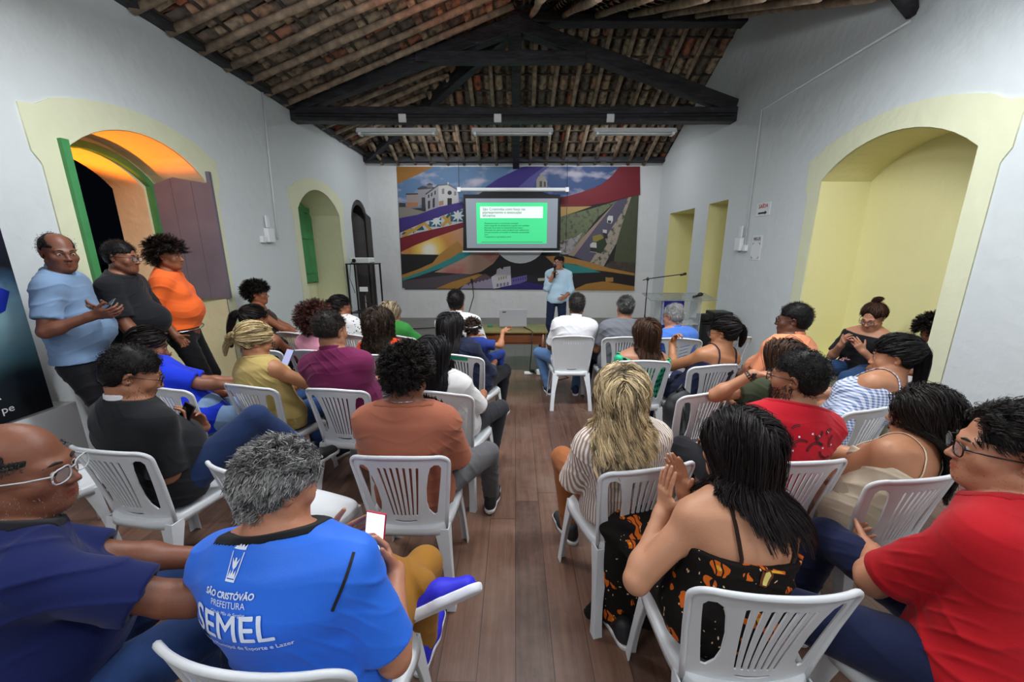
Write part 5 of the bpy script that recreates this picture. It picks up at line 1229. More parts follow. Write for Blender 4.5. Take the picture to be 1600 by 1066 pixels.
        if sleeve>0:
            g2=G(lo,hi,h)
            for k in ('R','L'):
                S_,E,w,_,sg=A[k]; t=sleeve
                if t<=1:
                    e=S_+(E-S_)*t; g2.D[...]=.08 if k=='R' else g2.D
                    gs=G(lo,hi,h); gs.cap(S_,S_+(E-S_)*(t+.12),.052*s*armr+inf,.050*s*armr+inf+.010,.01); gs.plane(e,E-S_)
                    gs.cap(e-(E-S_)*.12,e+(E-S_)*.3,.040*s*armr+.004,.040*s*armr+.004,.004,'s')
                else:
                    gs=G(lo,hi,h); gs.cap(S_,E,.052*s*armr+inf,.046*s*armr+inf,.01); e=E+(w-E)*(t-1); gs.cap(E,e+(w-E)*.1,.045*s*armr+inf,.032*s*armr+inf,.02); gs.plane(e,w-E) if t<1.98 else None
                if neck=='wide': gs.plane(Uc+sp*.01,sp+fwd*.05)
                o=gr.D; kk=.025; hh=np.clip(.5+.5*(o-gs.D)/kk,0,1); gr.D=(o*(1-hh)+gs.D*hh-kk*hh*(1-hh)).astype(F32)
        gr.blur(max(1,int(round(.007/h))),1)
        gr.disp(folds,fold); gr.plane(hz,(0,0,-1))
        if neck=='crew' and collar and np.abs(gr.D).max()>0:
            gc=G(lo,hi,h); gc.D=gr.D-.0022; gc.plane(cutp-cutn*.013*s,-cutn); gc.cap(Nk-sp*.02,Sb,.053*s,.050*s,.002,'s'); x_,y_,z_=gc.ax[0][:,None,None],gc.ax[1][None,:,None],gc.ax[2][None,None,:]
            gc.D=np.maximum(gc.D,(np.sqrt((x_-Nk[0])**2+(y_-Nk[1])**2+(z_-Nk[2])**2)-.14*s).astype(F32)); Vc,Qc=gc.mesh()
            if len(Vc): npmesh('collar',Vc,Qc,cloth('collar_'+collar,collar) if isinstance(collar,str) else collar,root)
        V2,Q2=gr.mesh(); sh=npmesh('top' if fm else 'shirt',V2,Q2,m,root); info['shirt']=sh
        if neck=='polo' and collar:
            cm=collar if not isinstance(collar,str) else cloth('collar_'+collar,collar); ax=nrm(Sb-Nk); gc=G(Nk-.13*s,Nk+.13*s,h*.8)
            c0=Nk+ax*.026*s
            if neck=='polo':
                gc.cap(c0-ax*.02,c0+ax*.030*s,.082*s,.066*s,0); gc.plane(c0+ax*.032*s+fwd*.0,ax+fwd*.35); gc.plane(c0-ax*.012*s,-ax); gc.cap(c0-ax*.08,c0+ax*.09,.059*s,.059*s,.004,'s')
            else:
                gc.cap(c0-ax*.01,c0+ax*.02*s,.080*s,.069*s,0); gc.plane(c0+ax*.030*s,ax+fwd*.25); gc.plane(c0+ax*.008*s,-ax-fwd*.25); gc.cap(c0-ax*.08,c0+ax*.09,.055*s,.055*s,.004,'s')
            Vc,Qc=gc.mesh(); 
            if len(Vc): npmesh('collar',Vc,Qc,cm,root)
    if straps:
        bv=BVHTree.FromPolygons([tuple(v) for v in V],[tuple(int(i) for i in f) for f in Q]); 
        for sx,(colm,wd) in ((-1,straps),(1,straps)):
            base=rt*sx*.088*s; path=[Uc-sp*(backline+.02)*s+base*.95-fwd*.14,Uc-sp*.05*s+base-fwd*.14,Nk+base*.95-fwd*.05-sp*.0,Nk+base*.95+fwd*.02+sp*.02,Uc+base+fwd*.12,Uc-sp*(backline)*s+base+fwd*.14]
            pp=[]; 
            for p,q2 in zip(path,path[1:]):
                for t in np.linspace(0,1,7)[:-1]: pp.append(p+(q2-p)*t)
            VV=[];FF=[]
            for p in pp:
                l,nn_,_,_=bv.find_nearest(Vector(p)); nn_=Vector(nn_); l=l+nn_*.003; side=Vector(rt)*wd/2
                VV+=[l-side,l+side,l+side+nn_*.003,l-side+nn_*.003]
            for i in range(len(pp)-1):
                for k in range(4): FF.append((i*4+k,i*4+(k+1)%4,i*4+4+(k+1)%4,i*4+4+k))
            npmesh('strap',VV,FF,colm,root)
    # ---- legs
    if pants:
        m=pantsmat or cloth('denim_'+pants if True else '',pants,.9,bump=.12,bscale=200,var=.10)
        allp=np.array([v for k in Lg for v in Lg[k][:3]]+[P0]); g3=G(allp.min(0)-.17*max(1,g_),allp.max(0)+.17*max(1,g_),max(h,.007))
        g3.ecap(P0-r0*.04,P0+r0*.04,r0,.125*hipw*g_,.118*g_,.125*hipw*g_,.118*g_,.03) if False else g3.ecap(P0-np.array((0,0,.01)),P0+np.array((0,0,.06)),rt,.160*hipw*g_,.112*g_,.148*g_,.105*g_,.03)
        for k in ('R','L'):
            hip,K,an,_=Lg[k]; g3.cap(hip,K,.088*g_,.064*s,.03); e=K+(an-K)*(.93 if not lap else lap); g3.cap(K,e+(an-K)*.06,.062*s,.050*s,.02)
        for k in ('R','L'):
            hip,K,an,_=Lg[k]
        g3.disp(folds,fold*.9)
        if not skirt:
            for k in ('R','L'):
                hip,K,an,_=Lg[k]
        V3,Q3=g3.mesh(); info['pants']=npmesh('trousers',V3,Q3,m,root)
    if skirt:
        m,hemz,wid=skirt; allp=np.array([v for k in Lg for v in Lg[k][:3]]+[P0]); g3=G(allp.min(0)-.2,allp.max(0)+.2,max(h,.008))
        g3.ecap(P0,P0+np.array((0,0,.06)),rt,.168*hipw*g_,.125*g_,.15*g_,.11*g_,.03); KR,KL=Lg['R'][1],Lg['L'][1]; K=(KR+KL)/2; g3.ecap(P0,K,r0,.17*g_,.11,wid,.085,.05)
        F0=K*np.array((1,1,0))+np.array((0,.03,hemz)); g3.ecap(K,F0,r0,wid,.08,wid*1.25,.12,.05); g3.plane((0,0,max(.012,hemz)),(0,0,-1)); g3.disp(lambda X,Y,Z: np.sin(X*42+np.sin(Z*6)*2)*(1.2-np.clip(Z,0,1)),fold*1.8)
        V3,Q3=g3.mesh(); info['skirt']=npmesh('skirt',V3,Q3,m,root)
    if shoes:
        for k in ('R','L'):
            hip,K,an,ll=Lg[k]; toe=np.array(ll[2]) if len(ll)>2 else np.array((.12 if k=='R' else -.12,1,0.)); up=np.array(ll[3]) if len(ll)>3 else np.array((0,0,1.))
            info['shoe'+k]=shoe(root,an,toe,up,shoes[0],shoes[1],s)
    # ---- face
    if face: eyeparts(root,Hc,Mh,hs,brow=browc,glasses=glasses)
    elif glasses: eyeparts(root,Hc,Mh,hs,brow=browc,glasses=glasses)
    if hair:
        hd=dict(hair); tails=hd.pop('tails',None); hd.setdefault('cols',('#0c0a0a','#241c19')); hd.setdefault('style','short')
        coll=[(Sb,(.056*s,)*3),(Nk,(.066*s,)*3),(Nk+(SR-Nk)*.45-sp*.01,(.060*s,)*3),(Nk+(SL-Nk)*.45-sp*.01,(.060*s,)*3),(Uc,(.115*s,)*3),(Ct,(.132*g_,)*3),(Ct+rt*.06,(.125*g_,)*3),(Ct-rt*.06,(.125*g_,)*3),(Wt,(.13*g_,)*3)]
        hn=make_hair('hair',root,Hc,Mh,hs,coll=coll,seed=len(label),h=h,**hd); info['hair']=hn
        if tails:
            for nm,pts_,ra,rb,kw in tails:
                W_=[Hc+Mh@(np.array(p)*hs) for p in pts_]; hair_tail(nm,hn,W_,ra,rb,hd['cols'],**kw)
    if beard: stubble('beard',root,V,Hc,Mh,hs,lambda X,Y,Z:(Z<-.046+np.maximum(0,.055-Y)*.45)&(Z>-.125)&(Y>-.01)&~((np.abs(X)<.02)&(np.abs(Z+.068)<.008)&(Y>.07)),*beard)
    PLOG.append('%s %.2f L%.2f'%(key,head[2],L))
    info['lo']=lo; PEOPLE[key]=info; return info
def ray(px,py,Y):
    u=(px-CX_)/FP; v=(CY_-py)/FP; k=Y/(cP+v*sP); return (u*k,Y,CAMH+(-sP+v*cP)*k)
def seat_of(ch,fwd=-.06):
    x,y,a=ch; return x-math.sin(a)*fwd,y+math.cos(a)*fwd,math.degrees(a)
HS=dict(style='short',length=.0065,dens=3.0,thick=.0007,child=18)

def decal_frame(key,mesh,pa,pb,pc=None):
    """frame on a garment from two or three marks measured on it"""
    i=PEOPLE[key]; o=i[mesh]; me=o.data; n=len(me.vertices); co=np.empty(n*3); me.vertices.foreach_get('co',co); co=co.reshape(-1,3)
    k='bvh_'+mesh
    if k not in i: i[k]=BVHTree.FromPolygons([tuple(v) for v in co],[tuple(p.vertices) for p in me.polygons])
    cl=Vector(i['Lc']((0,0,CAMH)))
    def hit(p):
        d=Vector(i['Lc'](ray(p[0],p[1],3.)))-cl; d.normalize(); l,nn,_,_=i[k].ray_cast(cl,d); return l,nn
    A_,na=hit(pa); B_,nb=hit(pb)
    if A_ is None or B_ is None: return None
    r=(B_-A_).normalized(); nn=(na+nb).normalized(); 
    if nn.dot(cl-A_)<0: nn=-nn
    nn=(nn-r*nn.dot(r)).normalized(); u=nn.cross(r)
    return i,i[k],A_,r,u,nn,(B_-A_).length
def decal(fr,name,src,m,ox=0,oy=0,off=.0025,grid=.012):
    """src: outline list in metres or a flat mesh; wrapped on the garment"""
    i,bv,o,r,u,nn,_=fr; bm=bmesh.new()
    if isinstance(src,list): 
        vs=[bm.verts.new((x,y,0)) for x,y in src]; bm.faces.new(vs)
        xs=[p[0] for p in src]; ys=[p[1] for p in src]
        for g0 in np.arange(min(xs),max(xs),grid): bmesh.ops.bisect_plane(bm,geom=bm.verts[:]+bm.edges[:]+bm.faces[:],plane_co=(g0,0,0),plane_no=(1,0,0))
        for g0 in np.arange(min(ys),max(ys),grid): bmesh.ops.bisect_plane(bm,geom=bm.verts[:]+bm.edges[:]+bm.faces[:],plane_co=(0,g0,0),plane_no=(0,1,0))
        bmesh.ops.triangulate(bm,faces=bm.faces[:])
    else:
        bm.from_mesh(src)
        for _ in range(3):
            es=[e for e in bm.edges if e.calc_length()>.009]
            if not es: break
            bmesh.ops.subdivide_edges(bm,edges=es,cuts=1); bmesh.ops.triangulate(bm,faces=[f for f in bm.faces if len(f.verts)>3])
    bad=[]
    for v in bm.verts:
        p=o+r*(v.co.x+ox)+u*(v.co.y+oy); l,n2,_,_=bv.ray_cast(p+nn*.25,-nn)
        if l is None or (l-p).length>.2: bad.append(v); continue
        v.co=l+nn*(off+.001+v.co.z)
    if bad: bmesh.ops.delete(bm,geom=bad,context='VERTS')
    me=bpy.data.meshes.new(name); bm.to_mesh(me); bm.free(); me.materials.clear(); me.materials.append(m)
    q=bpy.data.objects.new(name,me); link(q,i['root']); return q
# ---------------------------------------------------------------- audience
BLK=('#0b0909','#221a17'); DBR=('#120c0a','#3a261c'); GRY=('#3a3a3c','#b9b7b4'); BLD=('#3a2c1e','#c8ad7e')
def C(rx,ry,yaw,label,fwd=-.015,**k):
    e,ch=chair(rx,ry,yaw,label,**k); return seat_of(ch,fwd)
PH=lambda z=.80,y=.34: dict(R=((.09,y,z),(-.35,.55,.75),(-.7,-.2,.6),.5),L=((-.09,y,z-.02),(.35,.55,.75),(.7,-.2,.6),.5))
CROSS=dict(R=((-.10,.22,.80),(-1,.15,.1),(0,-.9,-.3),.5),L=((.12,.25,.77),(1,.15,.1),(0,-.9,-.3),.5))
def phone(label,pos,up,nor,body='#1b1b1f',screen=None,case=None,w=.075,h=.155):
    x=np.cross(nrm(up),nrm(nor)); M=framemat(pos,x,up); e=empty('mobile_phone',tuple(pos),0,label,'phone'); e.matrix_world=M
    MB().box((0,0,0),(w,h,.009),bev=.004).build('case',mat('phone_'+(case or body),case or body,.4),e)
    MB().b2((-w/2+.004,-h/2+.004,.0046),(w/2-.004,h/2-.004,.0052)).build('screen',mat('screen_%s'%(screen or 'off'),screen or '#0a0a0d',.1,emit=(.9 if screen else 0)),e)
    return e
def handpt(k,side,a=.085,c=.022,b=0):
    """world point in front of the palm"""
    i=PEOPLE[k]; S_,E,w,arr,sg=i['A'][side]; f=nrm(arr[1]); n=np.array(arr[2],float); n=nrm(n-f*(n@f)); t=-np.cross(n,f)*sg
    p=w+f*a+n*c+t*b; return toworld(k,p),toworldv(k,f),toworldv(k,n)
def toworld(k,p):
    i=PEOPLE[k]; a=i['yaw']; return np.array((i['pos'][0]+p[0]*math.cos(a)-p[1]*math.sin(a),i['pos'][1]+p[0]*math.sin(a)+p[1]*math.cos(a),p[2]))
def toworldv(k,p):
    a=PEOPLE[k]['yaw']; return np.array((p[0]*math.cos(a)-p[1]*math.sin(a),p[0]*math.sin(a)+p[1]*math.cos(a),p[2]))
# ---- standing by the large window
S1=ray(92,395,2.62); person('S1','standing man in a short-sleeved grey-blue shirt and black trousers before the dark banner',S1[0]-.06,2.64,-62,S1,hy=-48,hp=6,stand=1,pz=.97,g=1.08,belly=.03,skin_='#6e4330',shirt='#7089a8',neck='polo',collar='#7089a8',pants='#16161a',h=.0055,group='people standing at the window',hem=.02,fold=.0035,browc='#221a16',
  hair=dict(style='short',length=.004,dens=1.3,thick=.0008,child=14,bald=.055,front=.06,cols=('#141110','#3a3330'),vol=.002),armsw=dict(R=(ray(146,493,2.50),(1,.25,.1),(-.1,.8,.5),.6),L=(ray(176,486,2.74),(-.2,-.9,.2),(-.6,-.3,.6),.55)),poleR=(.1,-1,-.5),beard=(('#1a1413','#4a4340'),260,.003,.0005))
S2=ray(190,402,3.1); person('S2','standing man in a black T-shirt and glasses, in profile beside the green shutter',S2[0]-.05,3.12,-72,S2,hy=-4,hp=6,stand=1,pz=.96,g=1.10,belly=.07,skin_='#80513a',shirt='#15161b',collar='#15161b',pants='#14161e',h=.0055,group='people standing at the window',hem=-.10,glasses='#1a1a1c',sleeve=.85,
  hair=dict(HS,cols=BLK,vol=.004),arms=dict(R=((.20,.16,.92),(-.3,.6,-.6),(-.8,0,.2),.5),L=((-.2,.2,.95),(.3,.6,-.5),(.8,0,.2),.5)),beard=(BLK,500,.006,.0006))
S3=ray(262,400,3.55); person('S3','standing woman in an orange blouse and black trousers at the grey shutter',S3[0]-.05,3.6,-65,S3,hy=-8,hp=2,stand=1,pz=.98,fem=1,g=1.12,belly=.02,hipw=1.1,skin_='#8a5438',shirt='#f0692a',collar='#f0692a',neck='v',pants='#131316',h=.0055,group='people standing at the window',hem=.05,sleeve=.95,
  hair=dict(style='afro',length=.06,curl=.006,curlf=150,dens=2.2,child=20,vol=.025,nape=-.10,cols=('#0d0908','#2c1c16')),arms=dict(R=((.10,-.18,1.0),(-.6,-.3,-.5),(0,-1,0),.4),L=((-.10,-.18,1.0),(.6,-.3,-.5),(0,-1,0),.4)))
# ---- the speaker
SP=ray(873,410,6.75); person('SP','speaker in a light blue shirt talking into a microphone in front of the mural',SP[0]-.02,6.75,172,SP,hy=-22,hp=4,stand=1,pz=.90,s=.96,g=1.0,skin_='#a87358',shirt='#b7d3e6',neck='polo',collar='#c2dcec',pants='#1b2540',h=.006,group='people standing on the floor before the mural',hem=-.06,sleeve=1.55,glasses='#17171a',hair=dict(HS,cols=BLK,vol=.006),
  arms=dict(R=((.07,.17,1.30),(-.3,.1,.95),(-.3,.9,0),.9),L=((-.16,.20,.98),(.5,.5,-.3),(.6,-.5,0),.5)),shoes=('#b9b4ac','#e8e8e6'))
p,f,n=handpt('SP','R',.075,.02); p=p+np.array((0,-.03,.02)); meta(MB().tube([tuple(p+np.array((0,0,-.10))),tuple(p+np.array((0,0,.07)))],[.015,.018],10).sphere(tuple(p+np.array((0,0,.095))),.031).build('handheld_microphone',Mblack),'black microphone held to the mouth by the speaker','microphone')
# ---- left block
x,y,ya=C(-1.42,.52,-25,'white chair under the man in the dark blue polo at the left edge'); H_=ray(28,735,0.94)
person('L1','man with thin silver glasses and dark blue shirt at the left edge, in profile',x-.02,y+.03,-30,H_,hy=-42,hp=4,s=1.08,g=1.1,belly=.04,skin_='#7a4a34',shirt='#111c50',collar='#0e1018',pants='#1e3560',h=.0048,fold=.004,glasses='#b4b8bc',fat=.5,hair=dict(style='short',length=.004,dens=3,thick=.0008,child=20,bald=.064,front=.055,cols=('#161312','#4a4543'),vol=.001),
  armsw=dict(R=((-.66,1.02,.66),(.6,.8,-.1),(-.2,0,-1),.5),L=((-.9,1.2,.62),(.6,.6,-.1),(0,0,-1),.4)),beard=(('#3a3634','#b5b0ac'),900,.004,.0006),sleeve=.8)
x,y,ya=C(-.63,.66,-8,'white chair under the man in the bright blue SEMEL shirt',k=1.12); H_=ray(438,757,.98)
L2=person('L2','grey-haired man in a bright blue SEMEL shirt holding a phone in a red case',x-.0,y-.0,-10,H_,hy=-22,hp=20,s=1.10,hs=1.02,g=1.16,sw=.195,belly=.03,skin_='#b47c60',shirt='#1668d8',collar='#101217',pants='#9a6a26',h=.0045,fold=.0022,sleeve=.85,shirtmat=mat('sport_blue','#1a6ae0',.6,bump=.08,bscale=200,sheen=.1),
  hair=dict(style='short',length=.020,dens=6,thick=.0009,child=26,vol=.007,cols=('#2c2c2e','#b9b7b5'),curl=.003,curlf=120,nape=-.055),
  armsw=dict(R=(ray(617,893,1.12),(-.45,.35,.8),(-.75,-.3,.3),.55),L=(ray(506,846,1.20),(1,.1,.22),(.1,-.85,.5),.12,1.2,1.2)),
  legsw=dict(R=((-.40,1.34,.09),(.4,1,.8),(.12,1,0),(0,0,1)),L=((-.34,1.16,.55),(-.8,.5,-.1),(.95,.12,.40),(-.45,.75,.50))),legk=.90,shoes=('#2a2ad0','#e6e8ee'))
p,f,n=handpt('L2','R',.10,.03); phone('white-screened phone in a red case held up by the man in the SEMEL shirt',ray(586,832,1.17),(.12,.12,1),(-.1,-1,.30),case='#c8203a',screen='#f2f4f4')
x,y,ya=C(-1.92,1.60,-10,'white chair under the man in the black polo with a white collar'); H_=ray(207,585,1.80)
person('L3','bearded man in a black polo with white collar looking down at a phone',x,y,-22,H_,hy=-24,hp=24,s=1.08,g=1.08,belly=.02,skin_='#a06c50',shirt='#17181c',neck='polo',collar=cloth('white_knit','#d9d9dc'),pants='#1c2e55',h=.005,sleeve=.95,glasses='#111114',hair=dict(HS,dens=3,vol=.006,length=.006,cols=BLK),
  elbows=dict(R=ray(262,742,1.72)),armsw=dict(R=(ray(286,684,1.90),(.05,.5,.85),(-.8,-.3,.3),.55),L=(ray(318,668,2.16),(.0,-.3,.95),(.1,-.8,.4),.5)),beard=(BLK,900,.008,.0007),
  legs=dict(R=((.32,.60,.45),(.3,.3,1)),L=((-.05,.42,.085),(0,.4,1))))
phone('black phone held by the man in the black polo with white collar',ray(289,652,1.93),(.35,.2,.8),(-.1,-.8,.45),case='#2a1518')
x,y,ya=C(-.53,1.54,-1,'white chair under the man in the rust brown T-shirt'); H_=ray(636,590,1.76)
person('L4','curly-haired man in a rust brown T-shirt with a thin neck chain, head bowed',x,y,0,H_,hy=-8,hp=26,s=1.06,g=1.08,skin_='#6f4430',shirt='#a3614a',collar='#98573f',pants='#5a595c',h=.0045,fold=.0045,hair=dict(style='afro',length=.028,curl=.004,curlf=220,dens=4,child=20,vol=.024,cols=('#0b0909','#2a201c')),
  legs=dict(R=((.36,.55,.10),(.5,.3,1)),L=((-.16,.40,.085),(-.2,.5,1))),sleeve=.95)
x,y,ya=C(-2.38,2.42,-16,'white chair under the woman in the royal blue blouse'); H_=ray(232,540,2.70)
person('L5','woman in a royal blue blouse bending forward beside the standing man',x,y,-50,H_,hy=10,hp=20,fem=1,s=1.02,g=1.12,skin_='#8b5a42',shirt='#1433c8',pants='#7a96b8',h=.006,sleeve=.85,neck='v',legs=dict(R=((.13,.42,.085),(.2,.5,1.5)),L=((-.1,.45,.085),(-.2,.5,1.5))),
  hair=dict(style='tied',length=.16,tie=(0,-.115,-.02),dens=1.5,thick=.0012,vol=.004,cols=BLK,tails=[('tail',[(0,-.12,-.02),(0,-.15,-.08),(.0,-.12,-.16)],.03,.012,dict(n=300))]),armsw=dict(R=((-2.02,2.78,.72),(.7,.5,-.3),(0,0,-1),.5),L=((-2.2,2.95,.72),(.7,.2,-.2),(0,0,-1),.5)))
x,y,ya=C(-1.83,2.45,-15,'white chair under the woman in the khaki vest with a blonde bun'); H_=ray(399,533,2.70)
person('L6','woman with a blonde bun and glasses in a sleeveless khaki top looking at a phone',x,y,-18,H_,hy=-22,hp=18,fem=1,s=1.04,g=1.1,skin_='#a5714e',shirt='#b09a5e',collar='#b09a5e',sleeve=0,pants='#24406e',h=.005,fold=.0035,glasses='#151518',
  hair=dict(style='tied',length=.17,tie=(-.01,-.115,.005),dens=2.2,thick=.0011,vol=.006,child=18,streak=1,cols=('#3c2b1a','#e0c894'),tails=[('bun',[(-.01,-.10,.03),(.02,-.145,.02),(-.02,-.15,-.01),(-.01,-.12,-.02),(.01,-.13,.02)],.026,.022,dict(n=500,curl=.006)),('wisps',[(-.01,-.12,0),(-.03,-.15,-.05),(-.03,-.14,-.12)],.028,.012,dict(n=260))]),
  armsw=dict(R=((-1.36,2.92,.78),(-.2,.5,.85),(-.8,-.2,.5),.5),L=((-1.6,2.95,.75),(.4,.6,.5),(.6,-.3,.6),.5)))
phone('phone held by the woman with the blonde bun',ray(449,560,3.0),(.2,.5,.8),(-.2,-.8,.5),screen='#8c8fb0',case='#4a4458')
x,y,ya=C(-1.2,2.38,-8,'white chair under the man in the maroon polo'); H_=ray(517,517,2.58)
person('L7','man with a faded haircut in a maroon polo shirt',x,y,-6,H_,hy=-8,hp=6,s=1.10,g=1.12,belly=.02,skin_='#9a6c50',shirt='#6a1c48',neck='polo',collar='#6a1c48',pants='#20222c',h=.005,sleeve=.9,fold=.003,hair=dict(HS,dens=3,length=.006,nape=-.03,cols=('#171310','#3a2f2a'),vol=.005),arms=CROSS)
x,y,ya=C(-.50,2.33,-15,'white chair under the long-haired woman in the white T-shirt'); H_=ray(681,555,2.48)
person('L8','woman with very long straight black hair over a white T-shirt',x,y,-14,H_,hy=-4,hp=4,fem=1,s=1.0,g=1.05,skin_='#8f5f47',shirt='#d4d2d2',collar='#d4d2d2',pants='#2a2a30',h=.0055,sleeve=.95,hair=dict(style='long',length=.42,dens=3,thick=.0011,child=22,vol=.006,cols=('#08080a','#1b1a1f')),legs=dict(R=((.16,.34,.085),(.3,.5,1.5))),shoes=('#9a6a50','#9a7060'))
x,y,ya=C(-.50,3.22,-20,'white chair with a green painted label under the woman in the navy top'); H_=ray(706,512,3.43)
person('L9','long-haired woman in a navy top with a silver hair clip holding a child',x,y,-18,H_,hy=-4,hp=8,fem=1,s=1.05,g=1.12,skin_='#9a6a50',shirt='#161c33',collar='#161c33',pants='#1a1a22',h=.006,sleeve=1.4,hair=dict(style='long',length=.42,dens=2.5,thick=.0013,child=20,vol=.006,cols=('#0a0a0c','#2a2628'),front=.07))
CHC=ray(738,515,3.62); person('CH','small child in blue with a white headband on the lap of the woman in navy',-.36,3.62,-20,CHC,hy=10,hp=15,fem=1,s=.62,hs=.78,pz=.70,skin_='#a06c48',shirt='#22367e',pants='#22367e',h=.006,legs=dict(R=((.12,.25,.45),(.2,.5,1)),L=((-.06,.25,.45),(-.2,.5,1))),arms=dict(R=((.22,.10,.98),(.5,.5,.3),(0,-1,0),.4),L=((-.1,.2,.9),(.3,.8,0),(0,0,-1),.4)),shoes=None,
  hair=dict(style='afro',length=.03,curl=.004,curlf=200,dens=1.6,vol=.012,cols=('#16100d','#5a4636')))
i=PEOPLE['CH']; pts=[tuple(i['Hc']+i['Mh']@(np.array((.098*math.cos(a),-.01+.112*math.sin(a)*.9,.05+.035*math.sin(a)))*i['hs'])) for a in np.linspace(0,2*PI,22)]
MB().tube(pts,.007,6,cap=False).build('headband',Mwhite,i['root'])
x,y,ya=C(-.62,3.95,-8,'white chair under the man in the white shirt nearest the table'); H_=ray(713,472,4.18)
person('L10','man with short black hair in a white shirt nearest the table on the left',x,y,-4,H_,hy=0,hp=2,s=1.05,g=1.05,skin_='#8a5c44',shirt='#dfe0e2',neck='polo',collar='#dfe0e2',pants='#22262e',h=.007,sleeve=.85,hair=dict(HS,cols=BLK,vol=.009))
x,y,ya=C(-1.22,3.22,-6,'white chair under the curly-haired woman in orange-red'); H_=ray(593,508,3.38)
person('L11','woman with full shoulder-length dark curls and an orange-red top',x,y,-8,H_,hy=-5,hp=2,fem=1,s=1.0,skin_='#8a573c',shirt='#d8451f',pants='#22262e',h=.006,sleeve=.8,hair=dict(style='long',length=.19,curl=.012,curlf=170,dens=4,child=26,vol=.032,thick=.0012,cols=('#120e0c','#4a3a2e'),frontdrop=1))
x,y,ya=C(-1.25,3.98,-25,'white chair under the woman in the green shirt'); H_=ray(611,490,4.20)
person('L12','woman with pale streaked hair in a green shirt, far left of the table',x,y,-30,H_,hy=-15,hp=6,fem=1,s=1.0,g=1.05,skin_='#b07c60',shirt='#2f7a34',pants='#22262e',h=.007,sleeve=.85,hair=dict(style='long',length=.16,dens=2,thick=.0014,vol=.004,cols=('#4a3c2e','#c9b595')))
x,y,ya=C(-1.84,4.08,-20,'white chair under the woman in the spotted white blouse'); H_=ray(533,480,4.38)
person('L13','woman with a black bun and glasses in a spotted white blouse',x,y,-30,H_,hy=-25,hp=4,fem=1,s=1.03,g=1.08,skin_='#8a573c',shirt='#dcdcda',shirtmat=pattern('spotted_white','spots',['#dedede','#2a2a2c'],1),pants='#22262e',h=.007,sleeve=.9,glasses='#111114',hair=dict(style='tied',length=.15,tie=(0,-.10,.05),dens=1.8,vol=.006,cols=BLK,tails=[('bun',[(0,-.10,.04),(.02,-.13,.05),(-.02,-.13,.06),(0,-.12,.04)],.035,.03,dict(n=300))]))
x,y,ya=C(-1.88,3.38,-6,'white chair under the woman in pink with brown curls'); H_=ray(494,502,3.53)
person('L14','woman with reddish-brown curls in a pink top behind the maroon polo',x,y,-12,H_,hy=-5,hp=2,fem=1,s=1.0,g=1.15,skin_='#9a6a50',shirt='#d692a6',collar='#d692a6',pants='#33261f',h=.0065,sleeve=1.2,hair=dict(style='afro',length=.075,curl=.008,curlf=130,dens=3,child=20,vol=.024,nape=-.11,cols=('#1a0f0d','#5a3128')))
x,y,ya=C(-2.38,3.42,-12,'white chair under the ponytailed woman in the patterned top'); H_=ray(398,500,3.50)
person('L15','woman with a long black ponytail and bare arms in a black patterned top',x,y,-14,H_,hy=-15,hp=12,fem=1,s=1.03,g=1.15,skin_='#8a573c',shirt='#1c1c20',shirtmat=pattern('spotted_black','spots',['#17171b','#c4bfb4'],.9),sleeve=0,pants='#1c1c22',h=.0065,hair=dict(style='tied',length=.15,tie=(-.01,-.10,.055),dens=2,vol=.005,cols=BLK,tails=[('tail',[(-.01,-.10,.055),(-.04,-.15,.04),(-.06,-.16,-.08),(-.06,-.14,-.24)],.035,.03,dict(n=500))]))
H_=ray(402,459,4.72); x,y,ya=C(-3.22,4.45,-35,'white chair by the left wall under the woman in the brown dress')
person('L16','woman with dark curls in a sleeveless brown dress by the left wall, in profile',x,y+.05,-62,H_,hy=-8,hp=2,fem=1,s=1.04,g=1.1,skin_='#8a5438',shirt='#33241f',sleeve=0,neck='wide',pants='#33241f',h=.0065,hair=dict(style='afro',length=.05,curl=.006,curlf=170,dens=2.6,child=18,vol=.022,cols=BLK),arms=dict(R=((.06,.36,.66),(0,.9,-.4),(0,0,-1),.4),L=((-.06,.36,.66),(0,.9,-.4),(0,0,-1),.4)))
# ---- right block
x,y,ya=C(.62,3.97,0,'white chair with a closed ribbed back under the man in white by the aisle',style='closed'); H_=ray(901,477,4.18)
person('R1','man in a white shirt and pale jeans nearest the aisle on the right',x,y,0,H_,hy=-3,hp=2,s=1.05,g=1.1,skin_='#6a4430',shirt='#dcdce0',neck='polo',collar='#dcdce0',pants='#5b7fae',h=.006,sleeve=.85,legs=dict(R=((.13,.30,.085),(.3,.5,1.5)),L=((-.2,.32,.085),(-.6,.5,1.5))),hair=dict(HS,cols=('#1c1917','#4a4644'),vol=.006),shoes=('#1c2450','#e8e8ea'))
x,y,ya=C(1.15,3.92,2,'white chair under the man in the grey T-shirt'); H_=ray(977,481,4.13)
person('R2','man with greying hair in a grey T-shirt',x,y,2,H_,hy=-2,hp=6,s=1.05,g=1.1,skin_='#9a6a50',shirt='#6c6f76',collar='#6c6f76',pants='#232a44',h=.007,hair=dict(HS,cols=('#1c1a1a','#8a8786'),bald=.03,vol=.006))
x,y,ya=C(1.70,3.86,-12,'white chair with a herringbone back under the man in the bright blue shirt',style='chevron'); H_=ray(1052,494,4.08)
person('R3','white-haired man in a bright blue shirt before the lectern',x,y,8,H_,hy=18,hp=8,s=1.05,g=1.12,skin_='#b08068',shirt='#4a76c8',neck='polo',collar='#4a76c8',pants='#232a44',h=.007,sleeve=1.5,glasses='#333336',hair=dict(HS,cols=('#6a6a6a','#d0cfcd'),bald=.035,vol=.006))
x,y,ya=C(1.07,3.04,-3,'white chair under the woman in the green checked blouse'); H_=ray(1008,523,3.22)
